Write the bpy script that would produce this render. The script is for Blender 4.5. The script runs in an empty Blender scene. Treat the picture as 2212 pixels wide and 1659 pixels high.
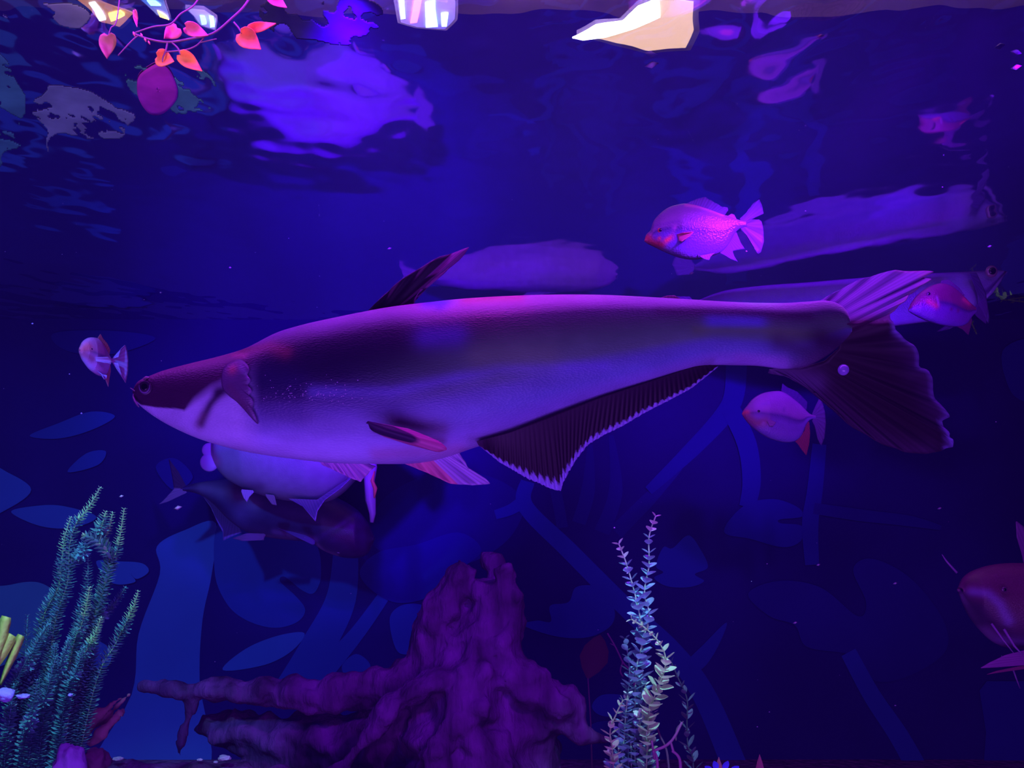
import bpy, bmesh, math, random
import numpy as np
from mathutils import Vector, noise
from mathutils.geometry import tessellate_polygon

random.seed(7); rng = np.random.default_rng(7)
sc = bpy.context.scene
COL = sc.collection

# ------------------------------------------------------------------ camera, world, lights, exposure
F, CX, HY = 2000.0, 1106.0, 1100.0        # focal length, centre column and eye-level row of the 2212x1659 frame
H = 0.656                                  # water level above the camera
cam = bpy.data.cameras.new('camera'); co = bpy.data.objects.new('camera', cam); COL.objects.link(co)
co.rotation_euler = (math.pi / 2, 0, 0)
cam.sensor_width = 36; cam.lens = F * 36 / 2212; cam.shift_y = (HY - 829.5) / 2212
cam.clip_start = 0.01; cam.clip_end = 50
sc.camera = co
w = bpy.data.worlds.new('world'); sc.world = w; w.use_nodes = True
w.node_tree.nodes['Background'].inputs[0].default_value = (0.05, 0.02, 0.9, 1)
w.node_tree.nodes['Background'].inputs[1].default_value = 0.012
hz = w.node_tree.nodes.new('ShaderNodeVolumeScatter')      # faint haze of the tank water
hz.inputs['Color'].default_value = (0.30, 0.08, 1.0, 1); hz.inputs['Density'].default_value = 0.028; hz.inputs['Anisotropy'].default_value = 0.2
w.node_tree.links.new(hz.outputs[0], w.node_tree.nodes['World Output'].inputs['Volume'])
sc.view_settings.view_transform = 'Standard'; sc.view_settings.look = 'None'
sc.view_settings.gamma = 1; sc.view_settings.exposure = 0; sc.view_settings.use_curve_mapping = False
sc.cycles.use_denoising = True
sc.cycles.sample_clamp_indirect = 3
sc.cycles.caustics_reflective = False; sc.cycles.caustics_refractive = False
sc.cycles.max_bounces = 8; sc.cycles.transparent_max_bounces = 12


def aim(o, tgt):
    o.rotation_euler = (Vector(tgt) - o.location).to_track_quat('-Z', 'Y').to_euler()


def area(name, loc, tgt, sx, sy, power, color):
    l = bpy.data.lights.new(name, 'AREA'); l.shape = 'RECTANGLE'; l.size = sx; l.size_y = sy
    l.energy = power; l.color = color
    o = bpy.data.objects.new(name, l); COL.objects.link(o); o.location = loc; aim(o, tgt); return o


def spot(name, loc, tgt, deg, blend, power, color, r=0.03):
    l = bpy.data.lights.new(name, 'SPOT'); l.spot_size = math.radians(deg); l.spot_blend = blend
    l.energy = power; l.color = color; l.shadow_soft_size = r
    o = bpy.data.objects.new(name, l); COL.objects.link(o); o.location = loc; aim(o, tgt); return o


VIO = (0.42, 0.035, 1.0); BLU = (0.02, 0.02, 1.0); TEAL = (0.03, 0.22, 1.0); ROSE = (1.0, 0.03, 0.62)
area('tank_lamp_front', (0.05, 1.10, 0.635), (0.05, 1.13, 0), 1.9, 0.10, 9, (0.40, 0.03, 1.0))
spot('tank_lamp_rose', (-0.03, 1.02, 0.62), (-0.02, 1.13, 0.2), 56, 1.0, 2.2, ROSE)
area('front_fill', (0.0, -0.25, -0.62), (0.0, 1.1, -0.05), 1.6, 0.7, 25, (0.36, 0.085, 1.0))  # unseen violet fill below the camera, added to light the belly
spot('back_fish_fill', (-0.45, 1.15, 0.62), (-0.48, 2.5, 0.32), 26, 0.7, 80, (0.12, 0.0, 1.0))  # added spot brightening the broad far fish and its mirror image
spot('back_fish_fill', (0.6, 1.15, 0.62), (0.8, 2.5, 0.36), 46, 0.8, 26, (0.24, 0.02, 1.0))  # second added spot, on the far fish at right
spot('tank_lamp_wall_left', (-0.9, 0.9, 0.6), (-1.3, 3.2, -0.35), 62, 1.0, 72, (0.05, 0.14, 1.0))
spot('wall_fill', (-0.2, 1.15, 0.62), (-0.55, 3.2, 0.50), 50, 1.0, 200, (0.12, 0.0, 1.0))  # added wall spot standing in for the glow of hazy water
spot('wall_fill', (0.8, 1.15, 0.62), (0.7, 3.2, 0.55), 40, 1.0, 130, (0.16, 0.0, 1.0))  # same added glow on the right part of the wall
spot('mid_fish_fill', (0.36, 1.05, 0.62), (0.30, 1.5, 0.45), 44, 0.9, 0.8, (0.26, 0.02, 1.0))  # small added spot to brighten the upper violet fish
spot('wall_fill', (-0.1, 0.9, 0.6), (-0.3, 3.2, -0.7), 56, 1.0, 26, (0.004, 0.02, 1.0))  # added blue spot for the lower wall
spot('surface_left_fill', (-0.9, 0.8, -0.35), (-0.78, 1.55, 0.65), 40, 0.9, 11, (0.22, 0.34, 1.0))  # unseen teal spot added to brighten the patches at upper left
spot('plant_fill_centre', (0.29, 0.9, 0.6), (0.29, 1.74, -0.28), 20, 0.9, 74, (0.26, 0.80, 1.0))  # added cyan spot to lift the pale leaves
spot('plant_fill_left', (-0.55, 0.75, 0.6), (-0.78, 1.6, -0.2), 30, 0.8, 64, (0.16, 0.60, 0.85))  # added teal spot for the feathery plant
spot('wood_fill', (0.55, 1.2, 0.62), (-0.2, 2.3, -0.45), 44, 0.8, 48, (0.34, 0.01, 1.0))  # added spot to bring out relief on the stump
spot('vine_fill', (-0.6, 0.55, 0.3), (-0.46, 1.2, 0.62), 30, 0.8, 10, (1.0, 0.55, 0.5))  # added warm spot from below to colour the vine leaves
area('ceiling_wash', (0.2, 1.7, 1.0), (0.3, 2.2, 1.6), 1.8, 0.3, 80, (0.66, 0.34, 0.9))
area('upper_wall_wash', (0.35, 2.4, 1.5), (0.5, 3.2, 1.0), 1.8, 0.1, 22, (0.42, 0.0, 1.0))  # added wash above the water, standing in for haze


# ------------------------------------------------------------------ helpers
def P(px, py, Y):
    return Vector(((px - CX) * Y / F, Y, (HY - py) * Y / F))


def tag(o, label=None, cat=None, group=None, kind=None):
    if label: o['label'] = label
    if cat: o['category'] = cat
    if group: o['group'] = group
    if kind: o['kind'] = kind
    return o


def thing(name, loc, label, cat, group=None, rz=0.0, ry=0.0):
    o = bpy.data.objects.new(name, None); COL.objects.link(o); o.empty_display_size = 0.02
    o.location = loc; o.rotation_euler = (0, ry, rz)
    return tag(o, label, cat, group)


def mesh(name, verts, faces, mat, parent=None, colors=None, smooth=True, loc=None):
    me = bpy.data.meshes.new(name)
    me.from_pydata([tuple(map(float, v)) for v in verts], [], faces); me.update()
    if smooth: me.polygons.foreach_set('use_smooth', [True] * len(me.polygons))
    if colors is not None:
        a = me.color_attributes.new('Col', 'FLOAT_COLOR', 'POINT')
        c = np.ones((len(verts), 4)); c[:, :3] = np.clip(colors, 0, 1); a.data.foreach_set('color', c.ravel())
    me.materials.append(mat)
    o = bpy.data.objects.new(name, me); COL.objects.link(o)
    if parent: o.parent = parent
    if loc is not None: o.location = loc
    return o


def lin(c):
    return tuple((x / 255.0 / 12.92) if x <= 10 else ((x / 255.0 + 0.055) / 1.055) ** 2.4 for x in c)


def mat(name, color=(0.5, 0.5, 0.5), rough=0.5, spec=0.4, attr=False, bump=0.0, bscale=60, var=0.0,
        vscale=8, emit=None, estr=0.0, alpha=1.0, transl=0.0, btype='NOISE', stretch=None, coat=0.0):
    m = bpy.data.materials.new(name); m.use_nodes = True; nt = m.node_tree; n = nt.nodes; L = nt.links
    b = n['Principled BSDF']; out = n['Material Output']
    b.inputs['Base Color'].default_value = (*color, 1); b.inputs['Roughness'].default_value = rough
    b.inputs['Specular IOR Level'].default_value = spec
    if coat: b.inputs['Coat Weight'].default_value = coat; b.inputs['Coat Roughness'].default_value = 0.15
    tc = n.new('ShaderNodeTexCoord'); vec = tc.outputs['Object']
    if stretch:
        mp = n.new('ShaderNodeMapping'); mp.inputs['Scale'].default_value = stretch
        L.new(vec, mp.inputs[0]); vec = mp.outputs[0]
    src = None
    if attr:
        at = n.new('ShaderNodeAttribute'); at.attribute_name = 'Col'; src = at.outputs['Color']
    if var > 0:
        nz = n.new('ShaderNodeTexNoise'); nz.inputs['Scale'].default_value = vscale; nz.inputs['Detail'].default_value = 5
        L.new(vec, nz.inputs['Vector'])
        mr = n.new('ShaderNodeMapRange'); mr.inputs[1].default_value = 0.3; mr.inputs[2].default_value = 0.7
        mr.inputs[3].default_value = 1 - var; mr.inputs[4].default_value = 1 + var
        L.new(nz.outputs['Fac'], mr.inputs[0])
        vm = n.new('ShaderNodeVectorMath'); vm.operation = 'SCALE'
        if src: L.new(src, vm.inputs[0])
        else: vm.inputs[0].default_value = color
        L.new(mr.outputs[0], vm.inputs['Scale']); src = vm.outputs[0]
    if src: L.new(src, b.inputs['Base Color'])
    if bump > 0:
        if btype == 'VORONOI':
            t = n.new('ShaderNodeTexVoronoi'); t.inputs['Scale'].default_value = bscale; ho = t.outputs['Distance']
        else:
            t = n.new('ShaderNodeTexNoise'); t.inputs['Scale'].default_value = bscale; t.inputs['Detail'].default_value = 4
            ho = t.outputs['Fac']
        L.new(vec, t.inputs['Vector'])
        bp = n.new('ShaderNodeBump'); bp.inputs['Strength'].default_value = bump; bp.inputs['Distance'].default_value = 0.01
        L.new(ho, bp.inputs['Height']); L.new(bp.outputs[0], b.inputs['Normal'])
    if emit:
        b.inputs['Emission Color'].default_value = (*emit, 1); b.inputs['Emission Strength'].default_value = estr
    sh = b.outputs[0]
    if transl > 0:
        tr = n.new('ShaderNodeBsdfTranslucent'); mx = n.new('ShaderNodeMixShader'); mx.inputs[0].default_value = transl
        if src: L.new(src, tr.inputs[0])
        else: tr.inputs[0].default_value = (*color, 1)
        L.new(sh, mx.inputs[1]); L.new(tr.outputs[0], mx.inputs[2]); sh = mx.outputs[0]
    if alpha < 1:
        tp = n.new('ShaderNodeBsdfTransparent'); mx = n.new('ShaderNodeMixShader'); mx.inputs[0].default_value = alpha
        L.new(tp.outputs[0], mx.inputs[1]); L.new(sh, mx.inputs[2]); sh = mx.outputs[0]
    if sh is not b.outputs[0]: L.new(sh, out.inputs['Surface'])
    return m


def resample(pts, n):
    p = np.array(pts, float); d = np.r_[0, np.cumsum(np.hypot(*np.diff(p, axis=0).T))]
    t = np.linspace(0, d[-1], n)
    return np.c_[np.interp(t, d, p[:, 0]), np.interp(t, d, p[:, 1])]


def catmull(pts, per=8, closed=False):
    p = [np.array(q, float) for q in pts]; out = []; n = len(p)
    rngi = range(n) if closed else range(n - 1)
    for i in rngi:
        a = p[(i - 1) % n] if (closed or i > 0) else p[0]
        b = p[i]; c = p[(i + 1) % n]; d = p[(i + 2) % n] if (closed or i + 2 < n) else p[-1]
        for k in range(per):
            t = k / per
            out.append(0.5 * ((2 * b) + (c - a) * t + (2 * a - 5 * b + 4 * c - d) * t * t + (3 * b - a - 3 * c + d) * t ** 3))
    if not closed: out.append(p[-1])
    return np.array(out)


def segdist(X, Z, line):
    D = np.full(X.shape, 1e9); l = np.array(line, float)
    if len(l) == 1: return np.hypot(X - l[0, 0], Z - l[0, 1])
    for a, b in zip(l[:-1], l[1:]):
        ab = b - a; t = np.clip(((X - a[0]) * ab[0] + (Z - a[1]) * ab[1]) / max(ab @ ab, 1e-9), 0, 1)
        D = np.minimum(D, np.hypot(X - a[0] - t * ab[0], Z - a[1] - t * ab[1]))
    return D


def paint(C, X, Z, strokes):
    for line, r, col, k in strokes:
        wgt = np.clip(k * np.exp(-(segdist(X, Z, line) / r) ** 2 * 0.9), 0, 1)[..., None]
        C = C * (1 - wgt) + np.array(col) * wgt
    return C


class Fish:
    """A frame of reference: outline points are photo pixels, turned into metres round the fish's own origin."""

    def __init__(s, ox, oy, Y, root, yaw_len=1.0):
        s.ox, s.oy, s.Y, s.root, s.k = ox, oy, Y, root, Y / F

    def L(s, px, py, y=0.0):
        return ((px - s.ox) * s.k, y, (s.oy - py) * s.k)

    def body(s, name, top, bot, wfn, colfn, m, N=120, M=48, yc=None, pz=1.0, py_=1.0, smooth=3, parent=None):
        top = np.array(top, float); bot = np.array(bot, float)
        x0 = max(top[0, 0], bot[0, 0]); x1 = min(top[-1, 0], bot[-1, 0])
        u = 0.5 - 0.5 * np.cos(np.linspace(0, 1, N) * math.pi); u = 0.55 * u + 0.45 * np.linspace(0, 1, N)
        xs = x0 + (x1 - x0) * u
        T = catmull(top, 6); B = catmull(bot, 6)
        zt = np.interp(xs, T[:, 0], T[:, 1]); zb = np.interp(xs, B[:, 0], B[:, 1])
        for _ in range(smooth):
            zt[1:-1] = (zt[:-2] + zt[1:-1] * 2 + zt[2:]) / 4; zb[1:-1] = (zb[:-2] + zb[1:-1] * 2 + zb[2:]) / 4
        V = []; PX = []; PY = []; U = []; VV = []; NY = []
        for i in range(N):
            c = (zt[i] + zb[i]) / 2; h = max((zb[i] - zt[i]) / 2, 0.01); wd = wfn(u[i]) * s.k
            y0 = yc(u[i]) if yc else 0
            for j in range(M):
                a = 2 * math.pi * j / M; sn, cs = math.sin(a), math.cos(a)
                dz = -math.copysign(abs(sn) ** pz, sn) * h; yy = -math.copysign(abs(cs) ** py_, cs) * wd
                V.append(s.L(xs[i], c + dz, y0 + yy)); PX.append(xs[i]); PY.append(c + dz)
                U.append(u[i]); VV.append((dz + h) / (2 * h)); NY.append(-cs)
        fc = []
        for i in range(N - 1):
            for j in range(M):
                k = (j + 1) % M
                fc.append((i * M + j, i * M + k, (i + 1) * M + k, (i + 1) * M + j))
        fc.append(tuple(range(M))); fc.append(tuple(reversed(range((N - 1) * M, N * M))))
        C = colfn(np.array(PX), np.array(PY), np.array(U), np.array(VV), np.array(NY))
        o = mesh(name, V, fc, m, parent or s.root, C)
        return o

    def fin(s, name, base, edge, m, colfn, n=60, seg=10, y=0.0, ripple=0.0, nr=12, lean=0.0, z0=None, rag=0.0, parent=None,
            thick=0.0012, yb=None):
        b = resample(base, n + 1); e = resample(edge, n + 1)
        V = []; TT = []; SS = []; PXs = []; PYs = []; J = rng.random(n + 1)
        for i in range(n + 1):
            t = i / n
            ee = b[i] + (e[i] - b[i]) * (1 + rag * (J[i] - 0.5))
            for j in range(seg + 1):
                q = j / seg; p = b[i] + (ee - b[i]) * q
                yy = y + ripple * math.sin(2 * math.pi * nr * t + 1.3 * q) * q
                if yb: yy += yb(t, q)
                if z0 is not None: yy += lean * abs(z0 - p[1]) * s.k
                else: yy += lean * q
                V.append(s.L(p[0], p[1], yy)); TT.append(t); SS.append(q); PXs.append(p[0]); PYs.append(p[1])
        fc = [(i * (seg + 1) + j, (i + 1) * (seg + 1) + j, (i + 1) * (seg + 1) + j + 1, i * (seg + 1) + j + 1)
              for i in range(n) for j in range(seg)]
        TT, SS = np.array(TT), np.array(SS)
        C = colfn(TT, SS, np.array(PXs), np.array(PYs)) if callable(colfn) else np.tile(np.array(colfn, float), (len(V), 1))
        ray = 1 + 0.18 * np.sin(TT * n * 2.1)[:, None]
        o = mesh(name, V, fc, m, parent or s.root, C * ray)
        if thick:
            md = o.modifiers.new('thickness', 'SOLIDIFY'); md.thickness = thick; md.offset = 0
        return o

    def ball(s, name, px, py, y, r, m, parent=None, sy=0.6, ns=20):
        V = []; fc = []; rr = r * s.k; c = s.L(px, py, y)
        for i in range(ns + 1):
            th = math.pi * i / ns
            for j in range(ns):
                ph = 2 * math.pi * j / ns
                V.append((c[0] + rr * math.sin(th) * math.cos(ph), c[1] + sy * rr * math.cos(th), c[2] + rr * math.sin(th) * math.sin(ph)))
        for i in range(ns):
            for j in range(ns):
                k = (j + 1) % ns; fc.append((i * ns + j, i * ns + k, (i + 1) * ns + k, (i + 1) * ns + j))
        return mesh(name, V, fc, m, parent or s.root)

    def eye(s, px, py, y, r, iris, pupil, ring=1.0):
        e = s.ball('eye', px, py, y, r, iris, sy=0.45)
        s.ball('pupil', px, py, y - 0.30 * r * s.k, r * 0.62, pupil, parent=e, sy=0.45, ns=14)
        return e


def tube(verts, faces, pts, rads, n=10, wob=0.0, seed=0):
    """append a tapered tube through 3-D points to verts / faces"""
    pts = [Vector(p) for p in pts]; base = len(verts)
    for i, p in enumerate(pts):
        d = (pts[min(i + 1, len(pts) - 1)] - pts[max(i - 1, 0)]).normalized()
        a = d.cross(Vector((0, 1, 0.13))); a = a.normalized() if a.length > 1e-4 else Vector((1, 0, 0))
        b = d.cross(a).normalized()
        for k in range(n):
            t = 2 * math.pi * k / n
            r = rads[i] * (1 + wob * noise.noise(Vector((math.cos(t) * 1.5 + seed, math.sin(t) * 1.5, i * 0.7 + seed * 3))))
            verts.append(p + a * math.cos(t) * r + b * math.sin(t) * r)
    for i in range(len(pts) - 1):
        for k in range(n):
            k2 = (k + 1) % n
            faces.append((base + i * n + k, base + i * n + k2, base + (i + 1) * n + k2, base + (i + 1) * n + k))
    faces.append(tuple(base + k for k in reversed(range(n)))); faces.append(tuple(base + (len(pts) - 1) * n + k for k in range(n)))


def curve3(pts, Y, per=5):
    """smooth 3-D path from (px, py, dY, r_px) rows"""
    a = catmull([(p[0], p[1], p[2] if len(p) > 2 else 0, p[3] if len(p) > 3 else 1) for p in pts], per)
    return [P(q[0], q[1], Y + q[2]) for q in a], [max(q[3], 0.3) * Y / F for q in a]


def sub(v, o):
    return [Vector(p) - Vector(o) for p in v]


# ------------------------------------------------------------------ the tank shell
WY = 3.2
m_wall = mat('dark_blue_wall_paint', (0.016, 0.020, 0.15), 0.75, 0.05, var=0.25, vscale=1.6)
m_side = mat('dark_side_wall', (0.03, 0.03, 0.12), 0.8, 0.05)
m_floor = mat('gravel', (0.28, 0.16, 0.2), 0.9, 0.1, bump=0.8, bscale=45, var=0.5, vscale=40, btype='VORONOI')
m_ceil = mat('grey_ceiling', (0.42, 0.36, 0.42), 0.8, 0.1, var=0.35, vscale=3)


def box(name, lo, hi, m, kind='structure', parent=None):
    x0, y0, z0 = lo; x1, y1, z1 = hi
    V = [(x0, y0, z0), (x1, y0, z0), (x1, y1, z0), (x0, y1, z0), (x0, y0, z1), (x1, y0, z1), (x1, y1, z1), (x0, y1, z1)]
    o = mesh(name, V, [(3, 2, 1, 0), (4, 5, 6, 7), (0, 1, 5, 4), (1, 2, 6, 5), (2, 3, 7, 6), (3, 0, 4, 7)], m, parent, smooth=False)
    if kind: o['kind'] = kind
    return o


FZ = -0.865
box('wall_back', (-2.0, WY, FZ - 0.05), (2.0, WY + 0.1, 1.62), m_wall)
box('wall_left', (-2.1, 0.3, FZ - 0.05), (-2.0, WY + 0.1, 1.62), m_side)
box('wall_right', (2.0, 0.3, FZ - 0.05), (2.1, WY + 0.1, 1.62), m_side)
box('floor', (-2.0, 0.3, FZ - 0.05), (2.0, WY, FZ), m_floor)
box('ceiling', (-2.1, 0.3, 1.62), (2.1, WY + 0.1, 1.72), m_ceil)

# water surface seen from below: a rippled sheet that mirrors the tank and lets a little of the room above through
m_water = bpy.data.materials.new('water_surface'); m_water.use_nodes = True
nt = m_water.node_tree; n = nt.nodes; Lk = nt.links; n.remove(n['Principled BSDF'])
gl = n.new('ShaderNodeBsdfGlossy'); gl.inputs['Roughness'].default_value = 0.055; gl.inputs['Color'].default_value = (0.97, 0.97, 1, 1)
rf = n.new('ShaderNodeBsdfRefraction'); rf.inputs['IOR'].default_value = 1.02; rf.inputs['Roughness'].default_value = 0.0
tp = n.new('ShaderNodeBsdfTransparent')
m1 = n.new('ShaderNodeMixShader'); m1.inputs[0].default_value = 1.0
m2 = n.new('ShaderNodeMixShader'); m2.inputs[0].default_value = 0.80
Lk.new(tp.outputs[0], m1.inputs[1]); Lk.new(rf.outputs[0], m1.inputs[2])
Lk.new(m1.outputs[0], m2.inputs[1]); Lk.new(gl.outputs[0], m2.inputs[2]); Lk.new(m2.outputs[0], n['Material Output'].inputs['Surface'])
nx, ny = 420, 380


def wave(xx, yy):
    near = 0.36 + 0.70 * max(0.0, (2.2 - yy)) + 1.4 * max(0.0, 1.5 - yy) + 5.0 * max(0.0, 1.36 - yy) + 0.45 * max(0.0, -xx - 0.3)
    z = 0.0055 * noise.noise(Vector((xx * 3.4, yy * 3.0, 0.3))) + 0.0030 * noise.noise(Vector((xx * 9 + 4, yy * 7, 2.3))) \
        + 0.0011 * noise.noise(Vector((xx * 24, yy * 17, 7.7)))
    return z * near


V = []; fc = []
for j in range(ny + 1):
    yy = 1.0 + (WY - 1.0) * j / ny
    for i in range(nx + 1):
        xx = -1.98 + 3.96 * i / nx
        V.append((xx, yy, H + wave(xx, yy)))
for j in range(ny):
    for i in range(nx):
        a = j * (nx + 1) + i; fc.append((a, a + 1, a + nx + 2, a + nx + 1))
ws = mesh('water_surface', V, fc, m_water)
tag(ws, 'rippled water surface overhead mirroring the tank', 'water', kind='stuff')

# ------------------------------------------------------------------ mural: flat painted leaves and stems on the back wall
mural = thing('mural', (0, WY, 0), 'painted mural of blue leaves and stems covering the back wall', 'mural')
m_pa = mat('paint_bright_blue', (0.045, 0.20, 0.50), 0.7, 0.05, var=0.12, vscale=2)
m_pb = mat('paint_blue', (0.022, 0.10, 0.38), 0.7, 0.05, var=0.12, vscale=2)
m_pc = mat('paint_deep_blue', (0.018, 0.055, 0.28), 0.7, 0.05, var=0.12, vscale=2)
m_pd = mat('paint_teal', (0.06, 0.36, 0.44), 0.7, 0.05, var=0.12, vscale=2)
m_pe = mat('paint_dusk_blue', (0.017, 0.035, 0.21), 0.7, 0.05, var=0.12, vscale=2)
layer = [0]


def flat(name, pts, m, smooth=True, Y=WY):
    layer[0] += 1; y = Y - 0.001 - 0.0004 * layer[0]
    q = catmull(pts, 6, closed=True) if smooth else np.array(pts, float)
    q = [p for i_, p in enumerate(q) if np.hypot(*(p - q[i_ - 1])) > .5]
    pts = [Vector((P(a, b, Y).x, P(a, b, Y).z, 0)) for a, b in q]; n_ = len(pts)
    tri = tessellate_polygon([pts])
    V = [(p.x, y - WY, p.y) for p in pts] + [(p.x, y - WY + .0006, p.y) for p in pts]
    o = mesh(name, V, [tuple(t) for t in tri] + [(a, (a + 1) % n_, (a + 1) % n_ + n_, a + n_) for a in range(n_)], m, mural, smooth=False)
    return o


def band(pts, wd, m, name='painted_stem'):
    c = catmull(pts, 6); W = np.interp(np.linspace(0, 1, len(c)), np.linspace(0, 1, len(wd)), wd) / 2
    d = np.gradient(c, axis=0); nn = np.c_[-d[:, 1], d[:, 0]] / np.hypot(d[:, 0], d[:, 1])[:, None]
    return flat(name, np.r_[c + nn * W[:, None], (c - nn * W[:, None])[::-1]], m, smooth=False)


flat('painted_leaf', [(800, 1120), (850, 1060), (950, 1020), (1060, 1030), (1130, 1080), (1110, 1150), (1050, 1200), (960, 1230), (860, 1210), (800, 1170)], m_pe)
band([(1250, 1130), (1270, 1060), (1275, 960)], [30, 30, 10], m_pe)
band([(1300, 1150), (1330, 1060), (1320, 940)], [34, 30, 10], m_pe)
band([(1330, 1150), (1400, 1080), (1470, 1010)], [34, 30, 10], m_pe)
band([(1215, 1140), (1200, 1060), (1180, 1000)], [24, 24, 8], m_pe)
flat('painted_stem', [(340, 1180), (400, 1145), (467, 1130), (458, 1240), (438, 1340), (432, 1470), (444, 1680), (200, 1680), (285, 1500), (300, 1370), (346, 1240)], m_pa)
flat('painted_leaf', [(480, 1120), (600, 1115), (680, 1170), (694, 1240), (680, 1280), (655, 1276), (616, 1246), (606, 1256), (640, 1288), (660, 1318), (640, 1345), (590, 1356), (530, 1338), (488, 1300), (464, 1230)], m_pb)
band([(748, 1170), (738, 1290), (690, 1390), (620, 1500)], [50, 64, 72, 66], m_pb)
band([(828, 1290), (770, 1370), (700, 1450), (660, 1500)], [26, 32, 44, 50], m_pb)
flat('painted_leaf', [(482, 1447), (530, 1402), (600, 1373), (658, 1367), (632, 1405), (572, 1436)], m_pa)
flat('painted_leaf', [(778, 1232), (820, 1192), (900, 1176), (990, 1150), (1040, 1190), (980, 1240), (930, 1288), (858, 1302), (800, 1272)], m_pc)
flat('painted_leaf', [(842, 1340), (862, 1310), (900, 1304), (918, 1320), (902, 1400), (860, 1408)], m_pb)
flat('painted_leaf', [(740, 1436), (770, 1412), (800, 1434), (790, 1460), (750, 1460)], m_pb)
band([(1140, 1040), (1136, 1095), (1230, 1190), (1360, 1320), (1455, 1410), (1525, 1510), (1600, 1690)], [30, 34, 38, 40, 44, 50, 56], m_pb)
band([(1070, 1112), (1105, 1100), (1136, 1078)], [20, 24, 28], m_pb)
flat('painted_leaf', [(1130, 1350), (1160, 1340), (1190, 1342), (1188, 1308), (1228, 1300), (1244, 1268), (1290, 1268), (1325, 1310), (1320, 1350), (1270, 1376), (1200, 1374)], m_pb)
flat('painted_flower', [(1416, 1222), (1432, 1182), (1452, 1184), (1486, 1156), (1512, 1186), (1528, 1225), (1500, 1240), (1520, 1255), (1488, 1268), (1440, 1266), (1412, 1248), (1432, 1236)], m_pb)
flat('painted_leaf', [(1484, 1430), (1520, 1390), (1569, 1344), (1545, 1405), (1512, 1446)], m_pb)
flat('painted_leaf', [(1278, 1524), (1300, 1500), (1350, 1502), (1366, 1525), (1340, 1546), (1296, 1544)], m_pb)
flat('painted_leaf', [(1264, 1580), (1290, 1558), (1340, 1560), (1350, 1590), (1300, 1600)], m_pc)
band([(1590, 760), (1585, 850), (1560, 900), (1490, 975), (1400, 1060)], [46, 44, 40, 34, 20], m_pc)
band([(1575, 880), (1612, 960), (1622, 1040), (1612, 1095)], [40, 42, 40, 34], m_pc)
flat('painted_leaf', [(1562, 1148), (1606, 1092), (1670, 1078), (1722, 1096), (1730, 1116), (1684, 1122), (1684, 1130), (1730, 1136), (1728, 1168), (1690, 1182), (1620, 1164)], m_pc)
band([(1768, 960), (1758, 1060), (1748, 1130), (1752, 1220)], [30, 34, 36, 30], m_pc)
band([(1756, 1098), (1850, 1112), (1960, 1125), (2030, 1140)], [24, 26, 24, 10], m_pe)
flat('painted_leaf', [(1614, 1282), (1680, 1254), (1770, 1268), (1850, 1330), (1868, 1300), (1840, 1230), (1880, 1206), (1960, 1245), (2030, 1330), (2042, 1400), (1980, 1450), (1900, 1472), (1850, 1440), (1830, 1412), (1740, 1396), (1715, 1350), (1660, 1330)], m_pe)
band([(1830, 1408), (1880, 1500), (1940, 1590), (1995, 1690)], [34, 38, 42, 46], m_pb)
flat('painted_stem', [(2128, 1470), (2230, 1470), (2230, 1690), (2118, 1690), (2126, 1580), (2112, 1490)], m_pc, smooth=False)
flat('painted_leaf', [(28, 1106), (80, 1093), (140, 1093), (212, 1116), (160, 1140), (90, 1136)], m_pa)
flat('painted_leaf', [(68, 942), (130, 915), (200, 890), (252, 900), (200, 930), (130, 948)], m_pb)
flat('painted_leaf', [(150, 1020), (190, 980), (232, 975), (215, 1005)], m_pb)
flat('painted_leaf', [(-40, 1000), (20, 1020), (72, 1058), (20, 1100), (-40, 1116)], m_pa)
flat('painted_leaf', [(-40, 1290), (30, 1262), (90, 1258), (130, 1290), (125, 1350), (80, 1400), (0, 1440), (-40, 1440)], m_pd)
flat('painted_leaf', [(212, 1212), (260, 1212), (310, 1216), (325, 1234), (300, 1250), (286, 1240), (296, 1256), (260, 1262), (236, 1250)], m_pa)
flat('painted_leaf', [(148, 1440), (170, 1396), (210, 1382), (242, 1402), (240, 1434), (214, 1444), (196, 1432), (204, 1452), (190, 1468), (160, 1462)], m_pa)
flat('painted_leaf', [(340, 1010), (380, 990), (420, 1030), (380, 1060)], m_pe)
flat('painted_leaf', [(120, 722), (240, 716), (340, 732), (250, 766), (150, 760)], m_pe)
flat('painted_stem', [(2160, 760), (2230, 740), (2230, 860), (2180, 850)], m_pc)

# ------------------------------------------------------------------ shared materials for animals
m_skin = mat('fish_skin', rough=0.42, spec=0.35, attr=True, bump=0.14, bscale=400, btype='VORONOI', var=0.10, vscale=30, stretch=(0.7, 1, 1.6))
m_skin2 = mat('fish_scales', rough=0.38, spec=0.5, attr=True, bump=0.12, bscale=330, btype='VORONOI', var=0.08, vscale=40)
m_fin = mat('fin_membrane', rough=0.5, spec=0.3, attr=True, transl=0.3)
m_finc = mat('clear_fin', rough=0.5, spec=0.3, attr=True, transl=0.35, alpha=0.55)
m_eye = mat('eye_iris', (0.35, 0.22, 0.3), 0.2, 0.6)
m_eyed = mat('eye_dark_iris', (0.12, 0.05, 0.12), 0.2, 0.5)
m_pup = mat('eye_pupil', (0.004, 0.003, 0.008), 0.1, 0.6)
m_red = mat('orange_iris', (0.75, 0.16, 0.10), 0.25, 0.6)

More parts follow.
